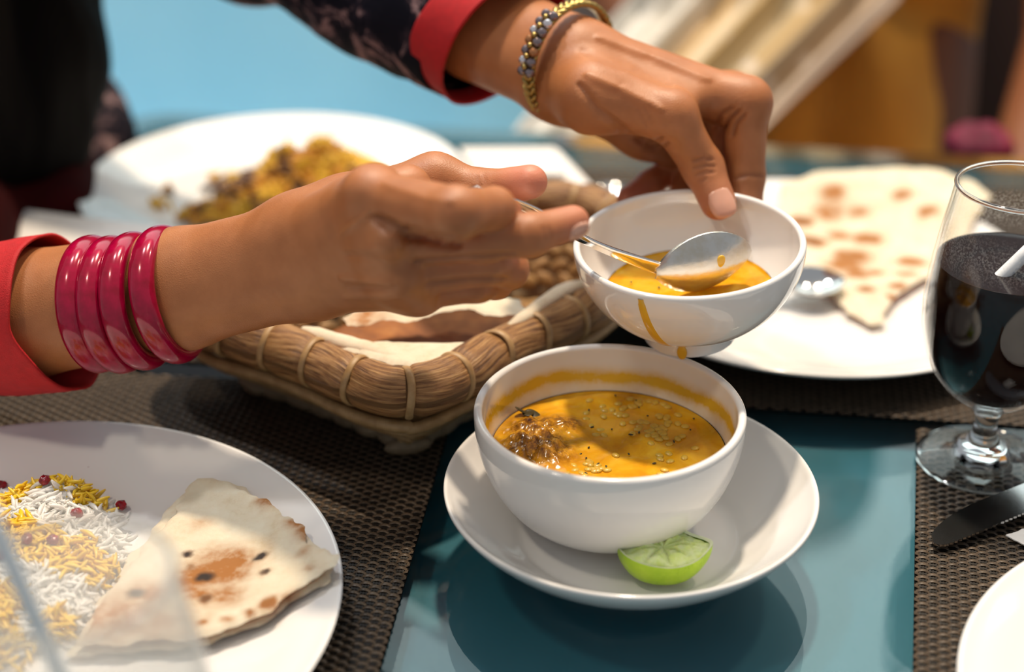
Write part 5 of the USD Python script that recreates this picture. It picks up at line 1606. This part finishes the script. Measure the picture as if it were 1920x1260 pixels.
def sleeve(path, radii, phi_end, amp, seed, t=0.0016, n=90, m=72, up=(0, 0, 1), squash=1.0, flare=None, skew=0.0):
    """a cloth tube; phi_end(angle) moves its open end along the arm, radii runs along it"""
    p = spline(path, 200)
    L = np.r_[0, np.cumsum(np.linalg.norm(np.diff(p, axis=0), axis=1))]
    a = np.arange(m) * 2 * np.pi / m
    end = L[-1] + phi_end(a)
    tt, ss, uu = frames(p, False, up)
    u = np.linspace(0, 1, n)
    pos = np.clip(u[:, None] * np.clip(end, 0, None)[None] + skew * np.sin(a)[None] * (u[:, None] if n > 40 else 1.0), 0, None)
    over = np.maximum(pos - L[-1], 0)
    ps = np.minimum(pos, L[-1])
    C = np.stack([np.interp(ps, L, p[:, i]) for i in range(3)], -1) + over[..., None] * tt[-1]
    S = np.stack([np.interp(ps, L, ss[:, i]) for i in range(3)], -1)
    Uu = np.stack([np.interp(ps, L, uu[:, i]) for i in range(3)], -1)
    r = np.interp(pos / L[-1], np.linspace(0, 1, len(radii)), radii)
    fold = amp * (meshkit.fbm(np.stack([1.6 * np.cos(a)[None] + 0 * pos + 5, 1.6 * np.sin(a)[None] + 0 * pos, pos * 26], -1), 3, seed) - 0.5) * 2
    r = r + fold
    fl_ = flare(a)[None] if flare else 0
    out = []
    for rr in (r + fl_ * (u[:, None] ** 3), r + fl_ * (u[:, None] ** 3) - t):
        out.append((C + (rr * np.cos(a))[..., None] * S + (rr * np.sin(a) * squash)[..., None] * Uu).reshape(-1, 3))
    N = n * m
    g = grid_faces(n, m, True)
    j = np.arange(m)
    k = (j + 1) % m
    ends = []
    for e in (0, n - 1):
        q = np.stack([e * m + j, e * m + k, N + e * m + k, N + e * m + j], 1)
        ends += [q[:, [0, 1, 2]], q[:, [0, 2, 3]]]
    ms = trimesh.Trimesh(np.vstack(out), np.vstack([g, g[:, ::-1] + N] + ends), process=False)
    trimesh.repair.fix_normals(ms)
    return ms


def bump_at(a, c, w):
    d = (a - c + np.pi) % (2 * np.pi) - np.pi
    return np.exp(-(d / w) ** 2)


# in the frame of a sleeve: angle 0 = s (right of the path), pi/2 = up
rs_end = pd(104, 578, 0.815)
mid_r = pd(-90, 602, 0.835)
part(p1, 'red_sleeve', sleeve([elbow_r + [-0.03, 0.01, 0.03], elbow_r, mid_r, rs_end], [.052, .050, .044, .0385, .0385],
                              lambda a: 0.002 - 0.004 * bump_at(a, 0.15, 0.35) + 0.001 * bump_at(a, -1.3, 0.6), .0022, 3, flare=lambda a: 0.006 * bump_at(a, -1.5, 0.8)),
     'red_cloth', smooth=True, label='bright red sleeve end with a slit cuff')
ls_end = pd(908, 57, 0.904)
ls_mid = pd(690, -45, 0.967)
slv = [sh_l + 0.55 * (elbow_l - sh_l), elbow_l + [-.004, .004, .012], ls_mid, ls_end]
fs_ = part(p1, 'floral_sleeve', sleeve(slv, [.054, .052, .049, .046, .0415], lambda a: -0.004 + 0.008 * bump_at(a, -1.57, 0.8), .0040, 8, squash=1.0, skew=0.016), 'floral_cloth', smooth=True, label='dark floral sleeve')
cuf0, cuf1 = pd(898, 51, 0.907), pd(953, 77, 0.891)
part(fs_, 'red_cuff', sleeve([cuf0 + (cuf0 - cuf1) * 0.35, cuf0, 0.5 * (cuf0 + cuf1), cuf1], [.0425, .0425, .0422, .0420], lambda a: -0.003 - 0.004 * bump_at(a, -1.57, 0.9), .0010, 8, n=30, flare=lambda a: 0.003 * bump_at(a, -1.57, 0.9), skew=0.016), 'red_cloth', smooth=True, label='red band at the end of the floral sleeve')

# bangles on the right forearm
axis_r = unit(f1 - f2)


def torus(c, ax, R, r, r2=None, n=120, m=28, tilt=0.0):
    ax = unit(ax)
    e1 = unit(np.cross(ax, [0, 0, 1]))
    e2 = np.cross(e1, ax)
    a = np.arange(n) * 2 * np.pi / n
    b = np.arange(m) * 2 * np.pi / m
    r2 = r2 or r
    rad = np.cos(a)[:, None] * e1 + np.sin(a)[:, None] * e2
    v = c + R * rad[:, None] + (r * np.cos(b))[None, :, None] * rad[:, None] + (r2 * np.sin(b))[None, :, None] * ax
    return fixed(v.reshape(-1, 3), grid_faces(n, m, True, True))


for k, (px, py, d, lab) in enumerate(((182, 570, .807, 'glossy magenta bangle nearest the red sleeve'), (221, 571, .804, 'glossy magenta bangle second from the red sleeve'), (264, 564, .800, 'glossy magenta bangle third from the red sleeve'), (321, 552, .796, 'glossy magenta bangle nearest the hand, slightly apart from the rest'))):
    tax = axis_r + np.array([0, 0, (-0.10, -0.08, -0.06, -0.02)[k]])
    single('bangle', torus(pd(px, py, d), tax, 0.0300, 0.0050, 0.0066), 'bangle_lacquer', lab, 'bangle', smooth=True, group='magenta bangles on the forearm')

# bracelet on the left wrist
bc = pd(1068, 116, 0.862)
bax = unit(dl + np.array([0.10, 0.0, 0.05]))
e1 = unit(np.cross(bax, [0, 0, 1]))
e2 = np.cross(e1, bax)
brc = thing('bracelet', 'braided gold bracelet with crystal beads on the wrist of the hand holding the bowl', 'bracelet', bc)
BRx = 0.0315


def bpt(a, r=0.0):
    return bc + (BRx + r) * (math.cos(a) * e1 + math.sin(a) * e2)


NL = 46
lk = []
for i in range(NL):
    a = 2 * math.pi * i / NL
    for sgn in (-1, 1):
        c_ = bpt(a, 0.0008) + bax * sgn * 0.0020
        d_ = unit(bpt(a + 0.05) - bpt(a - 0.05)) + bax * sgn * 0.75
        rdir = math.cos(a) * e1 + math.sin(a) * e2
        A = unit(d_)
        B = unit(np.cross(rdir, A))
        v = c_ + 0.0036 * IV[:, :1] * A + 0.0015 * IV[:, 1:2] * B + 0.0016 * IV[:, 2:] * rdir
        lk.append((v, IF))
part(brc, 'braided_band', join(lk), 'gold_metal', smooth=True)
part(brc, 'band_core', torus(bc, bax, BRx - 0.0006, 0.0011, 0.0034), 'gold_metal', smooth=True)
front = math.atan2(np.dot(-_F + np.array([-0.35, 0, 0.0]), e2), np.dot(-_F + np.array([-0.35, 0, 0.0]), e1))
for i in range(7):
    for sgn in (-1, 1):
        a = front - 0.42 + 0.16 * i
        m = trimesh.creation.icosphere(1, 0.0027)
        m.apply_translation(bpt(a, 0.0030) + bax * sgn * 0.0027)
        part(brc, 'crystal_bead', m, 'amber_bead' if (i * 2 + sgn) % 5 == 0 else 'pale_bead' if (i + sgn) % 3 == 0 else 'crystal_bead', smooth=False)
for i in range(6):
    a = front - 0.34 + 0.16 * i
    m = trimesh.creation.icosphere(2, 0.0016)
    m.apply_translation(bpt(a, 0.0045))
    part(brc, 'gold_bead', m, 'gold_metal', smooth=True)

# ---------------------------------------------------------------- second person: mustard dress and pale shawl
h2 = W(0.31, 1.64, -0.24)
ch2 = W(0.32, 1.66, 0.20)
hd2 = W(0.35, 1.60, 0.56)
el2, wr2 = pd(2010, 30, 1.55), pd(1905, 345, 1.37)
el2b, wr2b = W(0.10, 1.56, 0.02), W(0.22, 1.36, -0.16)
shl2, shr2 = W(0.50, 1.66, 0.33), W(0.15, 1.66, 0.33)
b2 = [
    ([(h2 + [-.07, 0, 0], .12, ch2 + [-.05, 0, 0], .11), (h2 + [.07, 0, 0], .12, ch2 + [.05, 0, 0], .11), (shl2, .052, shr2, .052), (ch2, .11, W(.36, 1.65, .36), .06)], .05, .05),
    ([(shl2, .048, el2, .038), (el2, .038, wr2, .027)], .02, .02), ([(shr2, .048, el2b, .038), (el2b, .038, wr2b, .027)], .02, .02),
    ([(W(.36, 1.65, .36), .05, hd2 + [0, .01, -.06], .048)], .02, .02),
    ([(hd2 + [0, .02, .03], .080, hd2 + [0, .005, -.03], .066), (hd2 + [0, -.02, -.03], .052, hd2 + [0, -.035, -.075], .034)], .03, .015),
    ([(hd2 + [0, -.070, -.005], .008, hd2 + [0, -.092, -.04], .013)], .01, .008),
    ([(hd2 + [-.018, -.066, -.066], .008, hd2 + [.018, -.066, -.066], .008)], .01, .006)]
for wx, dx in ((wr2, np.array([-.07, -.055, -.03])), (wr2b, np.array([.07, -.05, -.02]))):
    u_d = unit(dx)
    sx = unit(np.cross(u_d, [0, 0, 1]))
    b2.append(([(wx, .022, wx + u_d * .07 + sx * .022, .013), (wx, .022, wx + u_d * .075, .013), (wx, .022, wx + u_d * .07 - sx * .022, .012)], .012, .012))
    for q, ln in ((.026, .058), (.009, .066), (-.009, .062), (-.026, .048)):
        b2.append(([(wx + u_d * .07 + sx * q, .0095, wx + u_d * (.07 + ln * .6) + sx * q * 1.1 - [0, 0, .006], .0085), (wx + u_d * (.07 + ln * .6) + sx * q * 1.1 - [0, 0, .006], .0085, wx + u_d * (.07 + ln) + sx * q * 1.1 - [0, 0, .018], .007)], .004, .005))
    b2.append(([(wx + u_d * .02 + sx * .018, .013, wx + u_d * .055 + sx * .045, .010), (wx + u_d * .055 + sx * .045, .010, wx + u_d * .08 + sx * .050 - [0, 0, .008], .008)], .004, .006))
vS, fS = body_mesh(b2, 0.004, pad=0.015)
p2_ = thing('person', 'person in mustard dress and pale gold shawl, seated beyond the table', 'person', W(0.36, 1.64, -TABLE))
bd2 = part(p2_, 'body', (vS, fS), 'skin', attrs={'tip': np.zeros(len(vS)), 'crease': np.full(len(vS), 0.92)})
leg2 = []
for sx in (-0.09, 0.09):
    leg2 += [([(h2 + [sx, 0, -.02], .095, h2 + [sx * 1.1, -.36, -.02], .075), (h2 + [sx * 1.1, -.36, -.02], .07, h2 + [sx * 1.1, -.34, -.45], .05), (h2 + [sx * 1.1, -.34, -.48], .036, h2 + [sx * 1.2, -.46, -.49], .026)], .03, .04)]
dress = [([(h2 + [-.07, -.01, -.05], .138, ch2 + [-.055, -.01, -.02], .125), (h2 + [.045, -.01, -.05], .130, ch2 + [.045, -.01, -.02], .120), (shl2, .062, shr2, .062)], .05, .05),
         ([(shl2, .062, el2 + 0.45 * (shl2 - el2), .056)], .03, .03), ([(shr2, .062, el2b + .2 * (shr2 - el2b), .056)], .03, .03)] + leg2
v, f = body_mesh(dress, 0.007, pad=0.02)
# soft folds fanning out from the waist
th = np.arctan2(v[:, 0] - 0.315, v[:, 2] - (TABLE + 0.09))
v[:, 1] -= np.where(v[:, 1] < 1.66, 0.013 * np.sin(th * 9 + 3 * meshkit.noise(v * 9, 2)) * np.clip((v[:, 1] < 1.60) * 1.0, 0, 1), 0)
part(p2_, 'dress', (v, f), 'mustard_cloth', smooth=True, label='mustard yellow dress')
part(p2_, 'hair', body_mesh([([(hd2 + [0, .035, .035], .088, hd2 + [0, .03, 0], .085), (hd2 + [0, .05, 0], .08, W(.36, 1.74, .25), .07)], .03, .03)], 0.006, pad=0.02), 'hair_black', smooth=True)
for e in (-1, 1):
    q = trimesh.creation.icosphere(2, 0.0115)
    q.apply_translation(hd2 + [e * .030, -.066, 0.006])
    part(bd2, 'eye', q, 'hair_black', smooth=True)
# the shawl: from the far shoulder across the front to the lap
U, V = 70, 60
uu, vv = np.meshgrid(np.linspace(0, 1, U), np.linspace(0, 1, V), indexing='ij')    # u across the band, v from the lap up to the shoulder
lo_l, lo_r = pd(925, 300, 1.36), pd(1375, 300, 1.395)
mi_l, mi_r = pd(1175, 20, 1.49), pd(1688, 0, 1.455)
hi_l, hi_r = W(0.27, 1.50, 0.36), W(0.46, 1.545, 0.38)
A_ = lo_l + uu[..., None] * (lo_r - lo_l)
B_ = mi_l + uu[..., None] * (mi_r - mi_l)
C_ = hi_l + uu[..., None] * (hi_r - hi_l)
v1 = np.clip(vv / 0.6, 0, 1)[..., None]
v2 = np.clip((vv - 0.6) / 0.4, 0, 1)[..., None]
S_ = np.where(vv[..., None] < 0.6, A_ + v1 * (B_ - A_), B_ + v2 * (C_ - B_))
nS = unit(np.cross(lo_r - lo_l, mi_l - lo_l))
if nS[1] > 0:
    nS = -nS
S_ = S_ + nS * (0.012 * np.sin(uu * 26 + 1.5 * np.sin(vv * 3)) + 0.008 * np.sin(uu * 47 + 2 + vv))[..., None]
top, bot = S_.reshape(-1, 3), S_.reshape(-1, 3) - nS * 0.003
N = U * V
g = grid_faces(U, V, False)
rim_ = [(0, j) for j in range(V)] + [(i, V - 1) for i in range(1, U)] + [(U - 1, j) for j in range(V - 2, -1, -1)] + [(i, 0) for i in range(U - 2, 0, -1)]
r = np.array([i * V + j for i, j in rim_])
r2_ = np.roll(r, -1)
sm = trimesh.Trimesh(np.vstack([bot, top]), np.vstack([g[:, ::-1], g + N, np.c_[r, r2_, r2_ + N], np.c_[r, r2_ + N, r + N]]), process=False)
trimesh.repair.fix_normals(sm)
st_ = np.r_[uu.ravel(), uu.ravel()]
part(p2_, 'shawl', (np.array(sm.vertices), np.array(sm.faces)), 'shawl_cloth', attrs={'stripe': st_}, label='pale white and gold shawl')
pk = []
for k in range(5):
    pk.append(body_mesh([([(pd(1800 + 16 * k, 268 - 3 * (k % 2) * 3, 1.33), .014, pd(1812 + 16 * k, 280, 1.325), .012)], .01, .01)], 0.003))
single('cloth_pouch', join(pk), 'magenta_cloth', 'small magenta and red cloth bundle in the lap of the person in mustard', 'pouch', smooth=True)
